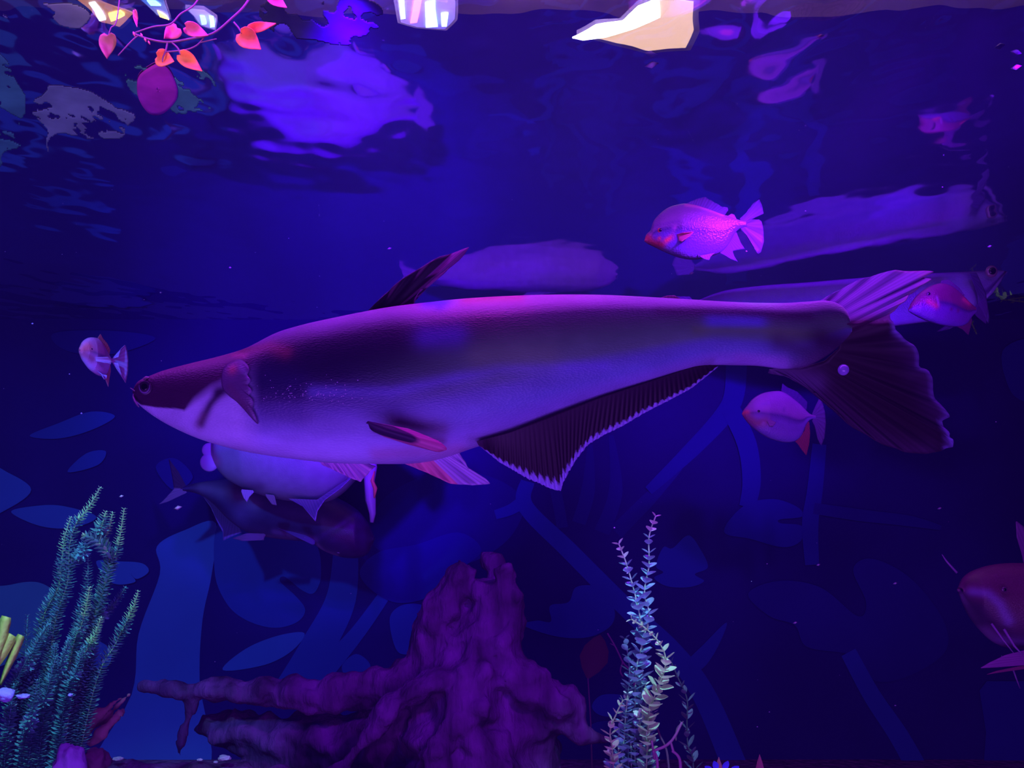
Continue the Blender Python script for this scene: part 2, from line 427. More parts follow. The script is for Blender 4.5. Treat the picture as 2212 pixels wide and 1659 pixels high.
# ------------------------------------------------------------------ 1. the big catfish
Yb = 1.10
root = thing('shark_catfish', P(1100, 820, Yb), 'huge pale-bellied catfish with dark fins crossing the middle of the tank', 'fish')
fx = Fish(1100, 820, Yb, root)
top = [(287, 846), (292, 832), (304, 821), (330, 811), (360, 800), (420, 785), (480, 771), (540, 753), (600, 722), (650, 706), (700, 694), (780, 677),
       (850, 664), (930, 654), (1000, 646), (1100, 639), (1200, 635), (1300, 634), (1400, 637), (1500, 641), (1600, 645), (1700, 645),
       (1760, 641), (1800, 638), (1830, 645), (1850, 662), (1860, 690)]
bot = [(287, 848), (292, 864), (304, 877), (330, 897), (370, 921), (430, 948), (500, 969), (560, 981), (640, 992), (720, 1000), (820, 1002), (900, 1000),
       (960, 988), (1030, 964), (1100, 944), (1200, 906), (1300, 868), (1400, 832), (1480, 802), (1540, 784), (1600, 783), (1650, 784), (1700, 790),
       (1740, 788), (1780, 774), (1820, 748), (1848, 722), (1860, 706)]


def wbig(u):
    return float(np.interp(u, [0, .01, .03, .08, .15, .25, .40, .55, .7, .8, .9, .97, 1], [2, 16, 34, 62, 92, 112, 118, 100, 66, 42, 20, 8, 2]))


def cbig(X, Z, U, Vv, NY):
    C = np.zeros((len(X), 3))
    stops = [0, .10, .20, .30, .45, .58, .68, .80, .90, 1.0]  # pale topmost stops put the overhead light into the back's colour
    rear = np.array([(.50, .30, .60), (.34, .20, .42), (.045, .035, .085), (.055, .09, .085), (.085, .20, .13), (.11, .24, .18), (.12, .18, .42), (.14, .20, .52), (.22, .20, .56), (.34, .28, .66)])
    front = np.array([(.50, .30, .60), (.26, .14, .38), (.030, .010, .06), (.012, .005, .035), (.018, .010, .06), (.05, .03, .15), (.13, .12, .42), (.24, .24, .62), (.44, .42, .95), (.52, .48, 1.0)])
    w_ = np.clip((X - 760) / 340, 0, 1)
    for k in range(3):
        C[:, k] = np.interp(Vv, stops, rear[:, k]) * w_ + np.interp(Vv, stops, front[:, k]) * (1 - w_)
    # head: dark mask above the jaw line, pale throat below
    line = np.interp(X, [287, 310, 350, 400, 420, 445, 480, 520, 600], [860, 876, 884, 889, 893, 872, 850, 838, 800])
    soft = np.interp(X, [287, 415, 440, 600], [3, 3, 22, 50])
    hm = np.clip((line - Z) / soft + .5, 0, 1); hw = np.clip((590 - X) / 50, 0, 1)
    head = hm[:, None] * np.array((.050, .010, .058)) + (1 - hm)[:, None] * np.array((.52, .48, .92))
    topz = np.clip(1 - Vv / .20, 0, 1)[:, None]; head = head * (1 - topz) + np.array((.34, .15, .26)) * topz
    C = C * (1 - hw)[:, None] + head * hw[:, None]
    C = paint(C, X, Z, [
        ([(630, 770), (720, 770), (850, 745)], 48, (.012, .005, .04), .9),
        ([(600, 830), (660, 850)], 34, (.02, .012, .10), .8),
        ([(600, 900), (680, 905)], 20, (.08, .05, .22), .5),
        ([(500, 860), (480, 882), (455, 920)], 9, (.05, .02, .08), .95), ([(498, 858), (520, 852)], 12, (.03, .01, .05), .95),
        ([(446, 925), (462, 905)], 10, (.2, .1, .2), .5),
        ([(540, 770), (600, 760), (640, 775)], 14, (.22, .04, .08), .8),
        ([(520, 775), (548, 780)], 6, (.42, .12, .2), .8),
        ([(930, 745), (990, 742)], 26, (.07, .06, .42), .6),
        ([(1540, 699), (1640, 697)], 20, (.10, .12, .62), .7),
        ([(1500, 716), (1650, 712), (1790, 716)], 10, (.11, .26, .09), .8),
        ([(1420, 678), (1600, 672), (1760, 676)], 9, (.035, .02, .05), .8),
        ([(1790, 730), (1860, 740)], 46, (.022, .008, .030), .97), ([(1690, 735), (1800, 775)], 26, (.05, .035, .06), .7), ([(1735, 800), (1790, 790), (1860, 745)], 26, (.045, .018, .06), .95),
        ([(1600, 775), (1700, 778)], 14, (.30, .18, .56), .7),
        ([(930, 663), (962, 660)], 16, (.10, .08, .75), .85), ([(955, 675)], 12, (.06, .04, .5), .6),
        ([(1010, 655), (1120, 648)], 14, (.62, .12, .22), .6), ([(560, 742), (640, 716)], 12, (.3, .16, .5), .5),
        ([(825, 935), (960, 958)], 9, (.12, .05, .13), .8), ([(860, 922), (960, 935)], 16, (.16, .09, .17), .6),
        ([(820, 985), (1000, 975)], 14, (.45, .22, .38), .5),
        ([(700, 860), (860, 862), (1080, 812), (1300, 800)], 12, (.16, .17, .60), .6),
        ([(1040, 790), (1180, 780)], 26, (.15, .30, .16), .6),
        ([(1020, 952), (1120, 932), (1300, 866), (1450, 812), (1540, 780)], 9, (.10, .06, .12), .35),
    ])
    return C


def ybig(u):
    return 0.03 * u * u


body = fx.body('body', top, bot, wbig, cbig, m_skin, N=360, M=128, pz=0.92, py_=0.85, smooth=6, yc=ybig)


def edgecol(dark, mid, edge, e0=.86, jag=.08, k=97, lead=None):
    def f(T, S, X, Z):
        th = e0 + jag * (np.abs((T * k) % 1 - .5) * 2 - .5)
        a = np.clip((S - th) / .03, 0, 1)[:, None]; b = np.clip(S / .5, 0, 1)[:, None]
        C = (np.array(mid) * (1 - b) + np.array(dark) * b) * (1 - a) + np.array(edge) * a
        if lead is not None:
            l = np.clip(1 - T / .035, 0, 1)[:, None]; C = C * (1 - l) + np.array(lead) * l
        return C
    return f


# dorsal fin
fx.fin('dorsal_fin', [(786, 682), (890, 664)],
       [(787, 676), (815, 650), (850, 615), (900, 580), (950, 553), (1014, 533), (1002, 548), (990, 560), (976, 566), (962, 588), (948, 591), (934, 604), (920, 622), (908, 625), (892, 655), (890, 662)],
       m_fin, lambda T, S, X, Z: np.where(((T > .5) & (S > .62))[:, None], np.array((.20, .06, .26)), np.where(((T < .5) & (S > .96))[:, None], np.array((.16, .08, .24)),
       np.where((np.abs(T - .62) < .03)[:, None], np.array((.09, .03, .12)), np.array((.012, .004, .022))))), n=110, seg=16, ripple=.002, nr=6, y=ybig(.33))
fx.fin('adipose_fin', [(1428, 641), (1476, 642)], [(1430, 637), (1445, 632), (1462, 631), (1474, 638)], m_fin, (.45, .2, .32), n=20, seg=4, y=ybig(.74))
# caudal fin: one sheet, lobes tilted to and from the light, whose effect is also coloured in
ce = [(1788, 640), (1820, 618), (1850, 602), (1900, 576), (1950, 560), (1985, 552), (2030, 553), (2073, 556), (2052, 563), (2040, 568), (2062, 576), (2050, 584), (2036, 590),
      (2020, 606), (2004, 614), (1990, 632), (1975, 640), (1962, 656), (1950, 664), (1946, 680), (1956, 702), (1975, 712), (1992, 724), (2008, 734), (2020, 752), (2030, 776),
      (2052, 784), (2062, 800), (2070, 822), (2082, 842), (2090, 850), (2106, 866), (2126, 884), (2112, 892), (2120, 908), (2134, 920), (2134, 930), (2148, 938), (2152, 952), (2138, 954), (2126, 962),
      (2090, 968), (2040, 964), (1990, 948), (1940, 926), (1890, 898), (1850, 868), (1810, 838), (1770, 814), (1740, 801), (1690, 789)]


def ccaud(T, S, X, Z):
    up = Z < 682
    C = np.where(up[:, None], np.array((.30, .16, .55)), np.array((.020, .003, .014)))  # lit upper lobe and shaded lower lobe put into the colour
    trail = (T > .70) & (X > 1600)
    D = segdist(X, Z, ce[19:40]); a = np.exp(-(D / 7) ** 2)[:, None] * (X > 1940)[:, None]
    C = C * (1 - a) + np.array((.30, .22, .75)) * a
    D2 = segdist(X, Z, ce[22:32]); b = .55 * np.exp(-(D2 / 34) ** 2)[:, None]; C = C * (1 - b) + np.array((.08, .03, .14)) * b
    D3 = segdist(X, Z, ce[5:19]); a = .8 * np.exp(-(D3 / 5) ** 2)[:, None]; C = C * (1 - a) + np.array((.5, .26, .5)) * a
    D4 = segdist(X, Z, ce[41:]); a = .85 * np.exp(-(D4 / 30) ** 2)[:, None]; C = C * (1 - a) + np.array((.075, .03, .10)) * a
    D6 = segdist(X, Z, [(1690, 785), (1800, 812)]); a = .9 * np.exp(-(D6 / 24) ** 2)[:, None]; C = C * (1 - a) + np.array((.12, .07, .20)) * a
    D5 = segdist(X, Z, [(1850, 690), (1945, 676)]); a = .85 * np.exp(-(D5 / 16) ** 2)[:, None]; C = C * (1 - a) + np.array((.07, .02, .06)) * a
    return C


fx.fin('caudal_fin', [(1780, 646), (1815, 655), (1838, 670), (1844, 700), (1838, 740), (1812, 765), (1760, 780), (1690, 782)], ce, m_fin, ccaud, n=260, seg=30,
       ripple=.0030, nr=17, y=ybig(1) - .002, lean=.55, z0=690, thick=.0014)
# anal fin with pale serrated margin
fx.fin('anal_fin', [(1032, 958), (1100, 938), (1200, 898), (1300, 860), (1400, 826), (1500, 790), (1548, 776)],
       [(1036, 964), (1080, 1000), (1140, 1035), (1190, 1056), (1210, 1061), (1214, 1045), (1226, 1022), (1238, 1002), (1252, 982), (1268, 962), (1300, 942), (1345, 920), (1400, 887), (1450, 862),
        (1500, 834), (1530, 810), (1550, 794), (1562, 784)], m_fin,
       edgecol((.022, .004, .020), (.035, .010, .040), (.42, .36, .95), e0=.86, jag=.12, k=40, lead=(.10, .05, .12)), n=208, seg=34, ripple=.0012, nr=52,
       y=0.0, yb=lambda t, q: -0.030 + 0.045 * t * t + .012 * q, rag=.03)
# pelvic fins
fx.fin('pelvic_fin', [(868, 990), (990, 972)], [(868, 999), (920, 1020), (972, 1044), (1020, 1047), (1058, 1044), (1050, 1034), (1034, 1028), (1022, 1018), (1010, 1012), (1004, 997), (1000, 992), (992, 984)],
       m_fin, lambda T, S, X, Z: np.where((T < .45)[:, None], np.array((1.0, .30, .55)), np.array((.62, .42, .95))) * (0.82 + .3 * np.sin(T * 60)[:, None] ** 2), n=60, seg=14, ripple=.004, nr=5, y=.02)
fx.fin('pelvic_fin', [(826, 932), (832, 944)], [(832, 930), (900, 942), (960, 966), (978, 980), (960, 984), (900, 968), (850, 952)],
       m_fin, lambda T, S, X, Z: np.where((S > .62)[:, None], np.array((.70, .18, .45)), np.array((.05, .02, .09))), n=40, seg=12, y=-.118 + .0, yb=lambda t, q: .030 * q + .012 * t, thick=.003)
fx.fin('pectoral_fin', [(672, 990), (760, 990)], [(680, 1000), (712, 1014), (740, 1028), (768, 1039), (776, 1028), (784, 1020), (800, 1004)],
       m_fin, lambda T, S, X, Z: np.array((.75, .36, 1.0)) * (0.75 + .4 * np.sin(T * 26)[:, None] ** 2), n=50, seg=10, ripple=.003, nr=5, y=.04)
# gill cover, raised off the flank with a ragged hind edge
oc = [(506, 826), (508, 808), (520, 796), (540, 790), (556, 798), (566, 812), (562, 824), (570, 836), (564, 846), (573, 858), (567, 868), (576, 880), (574, 895), (581, 912), (583, 924), (568, 908), (556, 894), (540, 878), (524, 866), (510, 850)]
ocs = catmull(oc, 4, closed=True); cx, cz = 536, 838


def wat(px):
    u = (px - 287) / (1860 - 287); return wbig(u) * fx.k


V = []; PXo = []; PZo = []
K = 8
for k in range(K + 1):
    for p in ocs:
        x = cx + (p[0] - cx) * k / K; z = cz + (p[1] - cz) * k / K
        zt = np.interp(x, [t_[0] for t_ in top], [t_[1] for t_ in top]); zb = np.interp(x, [t_[0] for t_ in bot], [t_[1] for t_ in bot])
        vv = np.clip((z - (zt + zb) / 2) / ((zb - zt) / 2), -.98, .98); ang = math.asin(abs(vv) ** (1 / .92))
        ys = -(math.cos(ang) ** .85) * wat(x) - .0025 * (1 - (k / K) ** 4) - .002 * np.clip((x - 520) / 50, 0, 1) - .0006
        V.append(fx.L(x, z, ys)); PXo.append(x); PZo.append(z)
nn_ = len(ocs); fc = [(k * nn_ + i, k * nn_ + (i + 1) % nn_, (k + 1) * nn_ + (i + 1) % nn_, (k + 1) * nn_ + i) for k in range(K) for i in range(nn_)]
PXo, PZo = np.array(PXo), np.array(PZo)
C = np.tile(np.array((.13, .06, .20)), (len(V), 1))
C = paint(C, PXo, PZo, [([(530, 812)], 10, (.50, .10, .14), .8), ([(548, 808), (566, 830), (572, 860), (580, 912)], 4, (.28, .18, .46), .7), ([(528, 850), (560, 890)], 9, (.14, .05, .14), .6)])
gill = mesh('gill_cover', V, fc, m_skin, root, C); md = gill.modifiers.new('thickness', 'SOLIDIFY'); md.thickness = .002; md.offset = 0
# lips, eye, nostril
V = []; fc = []
pts = [fx.L(x, z, y_) for x, z, y_ in [(291, 852, -.004), (294, 860, -.008), (300, 868, -.012), (307, 876, -.016), (314, 883, -.019)]]
tube(V, fc, pts, [.0006, .0012, .0014, .0013, .0006], 8); mesh('lip', V, fc, mat('lip_skin', (.20, .12, .26), .4), root)
yeye = -0.0268
e = fx.ball('eye', 332, 845, yeye, 14.5, mat('eye_rim', (.045, .018, .06), .35), sy=.16); fx.ball('iris', 332, 842, yeye - .0003, 12.5, mat('catfish_iris', (.022, .008, .035), .3, .4), parent=e, sy=.17)
V = []; fc = []; tube(V, fc, [fx.L(332 + 11 * math.cos(t), 841 + 14 * math.sin(t), yeye - .0012) for t in np.linspace(-.2, math.pi + .2, 15)], [.0002 + .0009 * math.sin(math.pi * k / 14) for k in range(15)], 6)
mesh('eye_crescent', V, fc, mat('pale_eye_crescent', (.15, .09, .28), .35), e)
fx.ball('pupil', 332, 842, yeye - .0010, 7.5, m_pup, parent=e, sy=.16)
V = []; fc = []; tube(V, fc, [fx.L(318, 822, -.012), fx.L(324, 819, -.012), fx.L(330, 818, -.0115)], [.0012, .0018, .001], 8); mesh('nostril', V, fc, mat('nostril', (.5, .3, .45), .4), root)
V = []; fc = []; tube(V, fc, [fx.L(296, 846, -.006), fx.L(291, 842, -.008), fx.L(288, 840, -.009)], [.0008, .0006, .0003], 6); mesh('barbel', V, fc, mat('barbel_skin', (.3, .16, .3), .4), root)

# ------------------------------------------------------------------ 2. deep-bodied small fish
def deep_fish(ox, oy, Y, label, top, bot, wmax, colfn, eye, eyer, fins, rz=0.0, loc=None, iris=None, scale=1.0):
    r = thing('silver_dollar_fish', loc or P(ox, oy, Y), label, 'fish', rz=rz); r.scale = (scale,) * 3
    f = Fish(ox, oy, Y, r)
    prof = lambda u: wmax * float(np.interp(u, [0, .04, .15, .35, .6, .85, 1], [.10, .38, .78, 1, .78, .34, .14]))
    f.body('body', top, bot, prof, colfn, m_skin2, N=110, M=56, pz=.95, py_=.9)
    x0, x1 = top[0][0], top[-1][0]
    u = (eye[0] - x0) / (x1 - x0)
    f.eye(eye[0], eye[1], -prof(u) * f.k * .86, eyer, iris or m_eye, m_pup)
    for nm, base, edge, col, kw in fins:
        f.fin(nm, base, edge, kw.pop('m', m_fin), col, **kw)
    return f


def cdollar(t_, m_, b_, cheek, cz_, eyez):
    def f(X, Z, U, Vv, NY):
        C = np.zeros((len(X), 3)); st = [0, .12, .42, .5, .62, .85, 1]
        cols = np.array([t_, tuple(np.array(t_) * .85), tuple(np.array(t_) * .75), tuple(np.array(m_) * .45), m_, tuple(np.array(m_) * 1.1), b_])
        for k in range(3): C[:, k] = np.interp(Vv, st, cols[:, k])
        return paint(C, X, Z, [(p, r, c, k) for p, r, c, k in cheek])
    return f


pk = (.62, .24, .34)
deep_fish(1500, 500, 1.5, 'bright violet deep-bodied fish with orange chin, swimming left above the big catfish',
          [(1392, 519), (1396, 506), (1406, 497), (1410, 480), (1425, 462), (1445, 448), (1470, 441), (1484, 440), (1502, 443), (1530, 452), (1560, 463), (1575, 467), (1595, 475), (1612, 479)],
          [(1392, 521), (1400, 527), (1415, 534), (1440, 546), (1470, 557), (1500, 561), (1530, 555), (1556, 546), (1572, 530), (1584, 508), (1598, 494), (1612, 490)],
          22, cdollar((.30, .22, .42), (.13, .12, .44), (.18, .18, .34), [
              ([(1398, 517), (1410, 527), (1428, 532)], 8, (.42, .06, .05), .95), ([(1396, 516)], 7, (.80, .20, .12), .8),
              ([(1422, 519)], 3.5, (.95, .22, .10), .9), ([(1437, 524), (1448, 518)], 5, (.95, .22, .10), .95),
              ([(1448, 490), (1452, 505), (1450, 520)], 3.5, (.25, .12, .35), .7), ([(1410, 492), (1460, 484), (1500, 478)], 3, (.16, .08, .3), .8),
              ([(1455, 496)], 3, (.8, .4, .6), .8), ([(1480, 446), (1510, 450), (1560, 466)], 3.5, (.9, .45, .5), .6)], 0, 0),
          (1424, 502), 6.2, [
              ('dorsal_fin', [(1482, 444), (1562, 466)], [(1484, 439), (1500, 432), (1515, 427), (1524, 426), (1532, 431), (1550, 441), (1560, 447), (1572, 448), (1573, 454), (1566, 463)], (.22, .20, .52), dict(ripple=.0008, nr=7, n=50)),
              ('adipose_fin', [(1572, 468), (1592, 476)], [(1574, 465), (1580, 462), (1586, 464), (1590, 472)], (.5, .28, .55), dict(n=16, seg=4)),
              ('caudal_fin', [(1600, 478), (1606, 484), (1600, 491)], [(1598, 472), (1612, 460), (1626, 440), (1640, 431), (1647, 445), (1649, 462), (1636, 467), (1618, 475), (1640, 474), (1645, 478), (1649, 500), (1650, 520), (1644, 544), (1637, 549), (1626, 530), (1614, 510), (1600, 496)],
               (.20, .18, .50), dict(n=80, seg=10, ripple=.001, nr=8)),
              ('anal_fin', [(1588, 498), (1574, 524), (1552, 545)], [(1592, 505), (1600, 525), (1609, 538), (1594, 540), (1582, 543), (1586, 554), (1594, 566), (1578, 560), (1566, 552), (1556, 547)], (.18, .15, .50), dict(n=50)),
              ('pectoral_fin', [(1459, 512), (1463, 527)], [(1470, 512), (1482, 511), (1493, 510), (1486, 518), (1476, 525), (1466, 531)], (.75, .28, .36), dict(y=-.0155, lean=-.008, n=20, seg=8)),
              ('pelvic_fin', [(1506, 556), (1538, 550)], [(1506, 552), (1514, 560), (1522, 564), (1530, 565), (1532, 558), (1542, 549)], (.36, .26, .7), dict(n=20, seg=6, y=-.008))], iris=m_red)

d3_top = [(1603, 893), (1607, 884), (1613, 877), (1625, 862), (1645, 850), (1670, 845), (1690, 846), (1710, 858), (1730, 875), (1748, 893), (1762, 898)]
d3_bot = [(1603, 895), (1608, 904), (1617, 915), (1630, 927), (1655, 944), (1680, 953), (1700, 956), (1720, 952), (1733, 938), (1741, 918), (1750, 907), (1762, 904)]
d3_fins = lambda: [
    ('dorsal_fin', [(1686, 849), (1742, 888)], [(1688, 842), (1690, 828), (1700, 836), (1722, 846), (1744, 868), (1742, 886)], (.14, .08, .34), dict(n=30, m=m_finc)),
    ('caudal_fin', [(1754, 896), (1756, 906)], [(1756, 890), (1762, 876), (1770, 860), (1776, 868), (1782, 890), (1784, 914), (1781, 945), (1774, 963), (1766, 948), (1762, 926), (1754, 908)], (.26, .20, .40), dict(n=50, m=m_finc)),
    ('anal_fin', [(1742, 908), (1738, 930), (1720, 952)], [(1748, 912), (1750, 935), (1748, 958), (1742, 984), (1732, 972), (1724, 960), (1718, 954)], (.55, .12, .14), dict(n=40, m=m_finc)),
    ('pectoral_fin', [(1652, 910), (1656, 918)], [(1660, 908), (1672, 914), (1666, 922), (1658, 922)], (.4, .2, .4), dict(y=-.018, n=14, seg=6))]
deep_fish(1680, 900, 2.28, 'small violet fish with glowing red snout, alone below the big catfish tail', d3_top, d3_bot, 15,
          cdollar((.42, .20, .46), (.20, .12, .40), (.16, .14, .42), [
              ([(1605, 893), (1612, 891)], 5, (.95, .16, .12), .9), ([(1610, 900), (1630, 915), (1650, 912)], 10, (.26, .05, .08), .85),
              ([(1644, 875), (1656, 872)], 4, (.25, .12, .4), .5), ([(1690, 886)], 4, (.12, .06, .24), .6), ([(1678, 901)], 4, (.12, .06, .24), .6), ([(1646, 916)], 4, (.4, .24, .5), .6)], 0, 0),
          (1636, 889.5), 4.5, d3_fins(), iris=m_eyed)

# head-on fish on the left
deep_fish(1680, 900, 1.9, 'small pink fish seen nearly head-on at the far left, tail to the right', d3_top, d3_bot, 21,
          cdollar((1.0, .40, .70), (.80, .40, .90), (.75, .50, 1.0), [
              ([(1605, 893), (1625, 880)], 14, (.95, .22, .16), .8), ([(1612, 905), (1640, 915)], 12, (.45, .12, .16), .8)], 0, 0),
          (1636, 886), 5, [
              ('dorsal_fin', [(1686, 849), (1742, 888)], [(1688, 842), (1700, 828), (1712, 840), (1734, 852), (1748, 868), (1742, 886)], (.8, .3, .25), dict(n=30)),
              ('caudal_fin', [(1754, 896), (1756, 906)], [(1756, 890), (1766, 864), (1790, 846), (1800, 862), (1806, 890), (1804, 930), (1792, 966), (1776, 950), (1762, 926), (1754, 908)], (.62, .44, .8), dict(n=50, yb=lambda t, q: -.022 * q)),
              ('anal_fin', [(1742, 908), (1738, 930), (1720, 952)], [(1748, 912), (1750, 935), (1742, 962), (1738, 984), (1730, 972), (1722, 960), (1718, 954)], (.7, .25, .3), dict(n=40)),
              ('pectoral_fin', [(1648, 908), (1652, 920)], [(1664, 906), (1684, 914), (1676, 926), (1662, 924)], (.7, .4, .7), dict(y=-.018, lean=-.03, n=14, seg=6)),
              ('pelvic_fin', [(1670, 946), (1690, 952)], [(1672, 955), (1680, 970), (1692, 966), (1694, 955)], (.6, .4, .8), dict(y=-.010, lean=-.015, n=14, seg=6))],
          rz=math.radians(79), loc=P(208, 770, 1.9), scale=.72)

# reddish spotted fish peeping past the tail
deep_fish(2040, 660, 2.05, 'reddish-violet fish with two dark spots half hidden behind the big tail fin',
          [(1962, 668), (1970, 652), (1985, 634), (2005, 620), (2030, 612), (2055, 618), (2078, 636), (2096, 654), (2108, 664)],
          [(1962, 672), (1975, 680), (1995, 690), (2020, 699), (2050, 705), (2075, 705), (2090, 698), (2100, 684), (2108, 676)], 17,
          cdollar((.24, .04, .13), (.14, .05, .26), (.12, .07, .30), [
              ([(2000, 655), (2015, 664)], 6, (.62, .10, .10), .85), ([(2080, 648), (2092, 656)], 5, (.70, .08, .16), .8),
              ([(2049, 671)], 3.2, (.12, .01, .08), .95), ([(2065, 673)], 3.6, (.14, .01, .08), .95), ([(2016, 645), (2020, 660)], 2.5, (.5, .25, .5), .6)], 0, 0),
          (2000, 638), 4.6, [
              ('dorsal_fin', [(2030, 614), (2080, 640)], [(2034, 606), (2050, 604), (2072, 622), (2084, 638)], (.2, .08, .22), dict(n=24, m=m_finc)),
              ('caudal_fin', [(2104, 666), (2104, 676)], [(2110, 658), (2130, 640), (2134, 665), (2130, 700), (2110, 684)], (.16, .08, .3), dict(n=30, m=m_finc)),
              ('anal_fin', [(2098, 684), (2070, 704)], [(2100, 692), (2092, 724), (2080, 712), (2068, 706)], (.24, .06, .16), dict(n=24, m=m_finc))], iris=m_eyed)

# ------------------------------------------------------------------ 3. long fish behind the tail, head to the right (nearer), body running back to the left
def ylong(u):
    return 0.42 * (1 - u)


Yl = 2.30
r = thing('arowana', P(1850, 650, Yl), 'long slender grey fish behind the big tail, upturned jaw pointing right', 'fish')
fl = Fish(1850, 650, Yl, r)


def pers(pts):  # outline rows are photo pixels at the point's own depth; convert to the frame's depth
    o = []
    for x, z in pts:
        u = (x - 1500) / (2176 - 1500); k = (Yl + ylong(np.clip(u, 0, 1))) / Yl
        o.append((CX + (x - CX) * k, HY + (z - HY) * k))
    return o


def ylong2(u):
    return 0.42 * (1 - u)


def clong(X, Z, U, Vv, NY):
    C = np.zeros((len(X), 3)); st = [0, .15, .35, .7, 1]; cols = np.array([(.36, .22, .60), (.06, .03, .11), (.08, .06, .17), (.14, .12, .36), (.30, .24, .62)])  # light on the back and dimmer flank put into the colour
    for k in range(3): C[:, k] = np.interp(Vv, st, cols[:, k])
    jaw = np.clip((U - .80) / .06, 0, 1)[:, None]
    C = C * (1 - jaw) + np.array((.26, .22, .56)) * jaw
    return C


tl = pers([(1500, 652), (1560, 630), (1640, 620), (1740, 614), (1840, 606), (1940, 598), (2040, 592), (2100, 588), (2140, 584), (2165, 585), (2174, 588)])
bl = pers([(1500, 664), (1560, 690), (1640, 712), (1740, 722), (1840, 718), (1940, 706), (2000, 698), (2040, 696), (2080, 690), (2112, 660), (2140, 632), (2165, 600), (2174, 590)])
fl.body('body', tl, bl, lambda u: float(np.interp(u, [0, .1, .4, .7, .9, .97, 1], [5, 18, 34, 36, 28, 14, 3])), clong, m_skin2, N=120, M=48, yc=ylong2)
fl.eye(2128, 593, -.030, 13, m_eye, m_pup)
V = []; fc = []; tube(V, fc, [fl.L(2170, 588, -.006), fl.L(2150, 612, -.018), fl.L(2130, 636, -.025), fl.L(2114, 652, -.028)], [.002, .004, .005, .003], 8)
mesh('jaw_bone', V, fc, mat('pale_jaw', (.34, .30, .66), .35), r)
fl.fin('gill_plate', [(2076, 600), (2094, 640)], [(2096, 596), (2116, 640), (2124, 690), (2122, 706), (2110, 680), (2098, 660)], m_fin, (.22, .18, .48), n=30, y=-.040, lean=.01)
fl.fin('pectoral_fin', [(2060, 690), (2076, 690)], [(2050, 696), (2010, 722), (2040, 716), (2074, 696)], m_finc, (.2, .14, .36), n=20, y=-.03)
a0, b0 = pers([(1502, 655)])[0], pers([(1502, 664)])[0]
fl.fin('caudal_fin', [a0, b0], pers([(1490, 640), (1462, 640), (1452, 662), (1466, 690), (1494, 676)]), m_fin, (.2, .14, .4), n=30, y=.42)

# ------------------------------------------------------------------ 4. broad pale fish hanging below and behind the catfish's chin
Y5 = 2.52
r = thing('giant_gourami', P(650, 960, Y5), 'broad pale violet fish partly hidden below the chin of the big catfish', 'fish')
f5 = Fish(650, 960, Y5, r)


def c5(X, Z, U, Vv, NY):
    C = np.zeros((len(X), 3)); st = [0, .3, .6, 1]; cols = np.array([(.55, .08, .95), (.38, .20, .70), (.30, .30, .44), (.30, .30, .44)])
    for k in range(3): C[:, k] = np.interp(Vv, st, cols[:, k])
    return paint(C, X, Z, [([(545, 1056), (575, 1052)], 12, (.14, .08, .2), .7), ([(462, 985), (480, 1000)], 8, (.75, .45, .6), .6)])


f5.body('body', [(452, 985), (462, 945), (490, 905), (540, 865), (620, 832), (700, 820), (780, 828), (840, 850), (880, 880), (900, 905)],
        [(452, 990), (466, 1006), (490, 1034), (530, 1056), (580, 1074), (640, 1084), (700, 1086), (740, 1066), (780, 1024), (830, 980), (880, 930), (900, 912)],
        lambda u: float(np.interp(u, [0, .05, .2, .5, .8, 1], [10, 45, 85, 100, 60, 12])), c5, m_skin2, N=120, M=64)
m_plip = mat('pale_lip', (.55, .50, 1.0), .3)
f5.ball('lip', 460, 1000, -.03, 20, m_plip, sy=.4, ns=24); f5.ball('lip', 460, 974, -.03, 16, m_plip, sy=.4, ns=24)
f5.fin('anal_fin', [(640, 1078), (700, 1080), (760, 1040)], [(655, 1086), (670, 1094), (697, 1126), (701, 1104), (716, 1081), (750, 1056), (776, 1030), (784, 1014)], m_fin,
       edgecol((.16, .10, .36), (.24, .16, .40), (.48, .26, .80), e0=.86, jag=.02), n=60, seg=14, y=-.09)
f5.fin('pelvic_fin', [(536, 1058), (560, 1060)], [(535, 1062), (540, 1076), (547, 1085), (552, 1074), (562, 1064)], m_fin, (.6, .4, .8), n=20, y=-.06)
f5.fin('pelvic_fin', [(586, 1068), (604, 1070)], [(588, 1074), (600, 1090), (610, 1092), (606, 1074)], m_fin, (.3, .22, .34), n=20, y=-.06)
f5.fin('tail_fin', [(880, 880), (896, 920)], [(890, 872), (920, 850), (932, 880), (930, 925), (910, 945), (892, 928)], m_fin, (.3, .2, .5), n=30)
V = []; fc = []
tube(V, fc, [f5.L(x, z, -.05) for x, z in [(806, 990), (808, 1010), (804, 1040), (807, 1080), (811, 1110), (809, 1128)]], [.016, .018, .015, .014, .0085, .005], 12, wob=.3)
hf = mesh('trailing_fin', V, fc, mat('pale_ray', (.45, .25, .62), .4), r)
V = []; fc = []
tube(V, fc, [f5.L(x, z, -.062) for x, z in [(816, 1020), (812, 1040), (818, 1056), (816, 1076)]], [.002, .005, .006, .002], 8, wob=.5)
mesh('orange_ray', V, fc, mat('orange_ray', (.85, .2, .16), .5), hf)

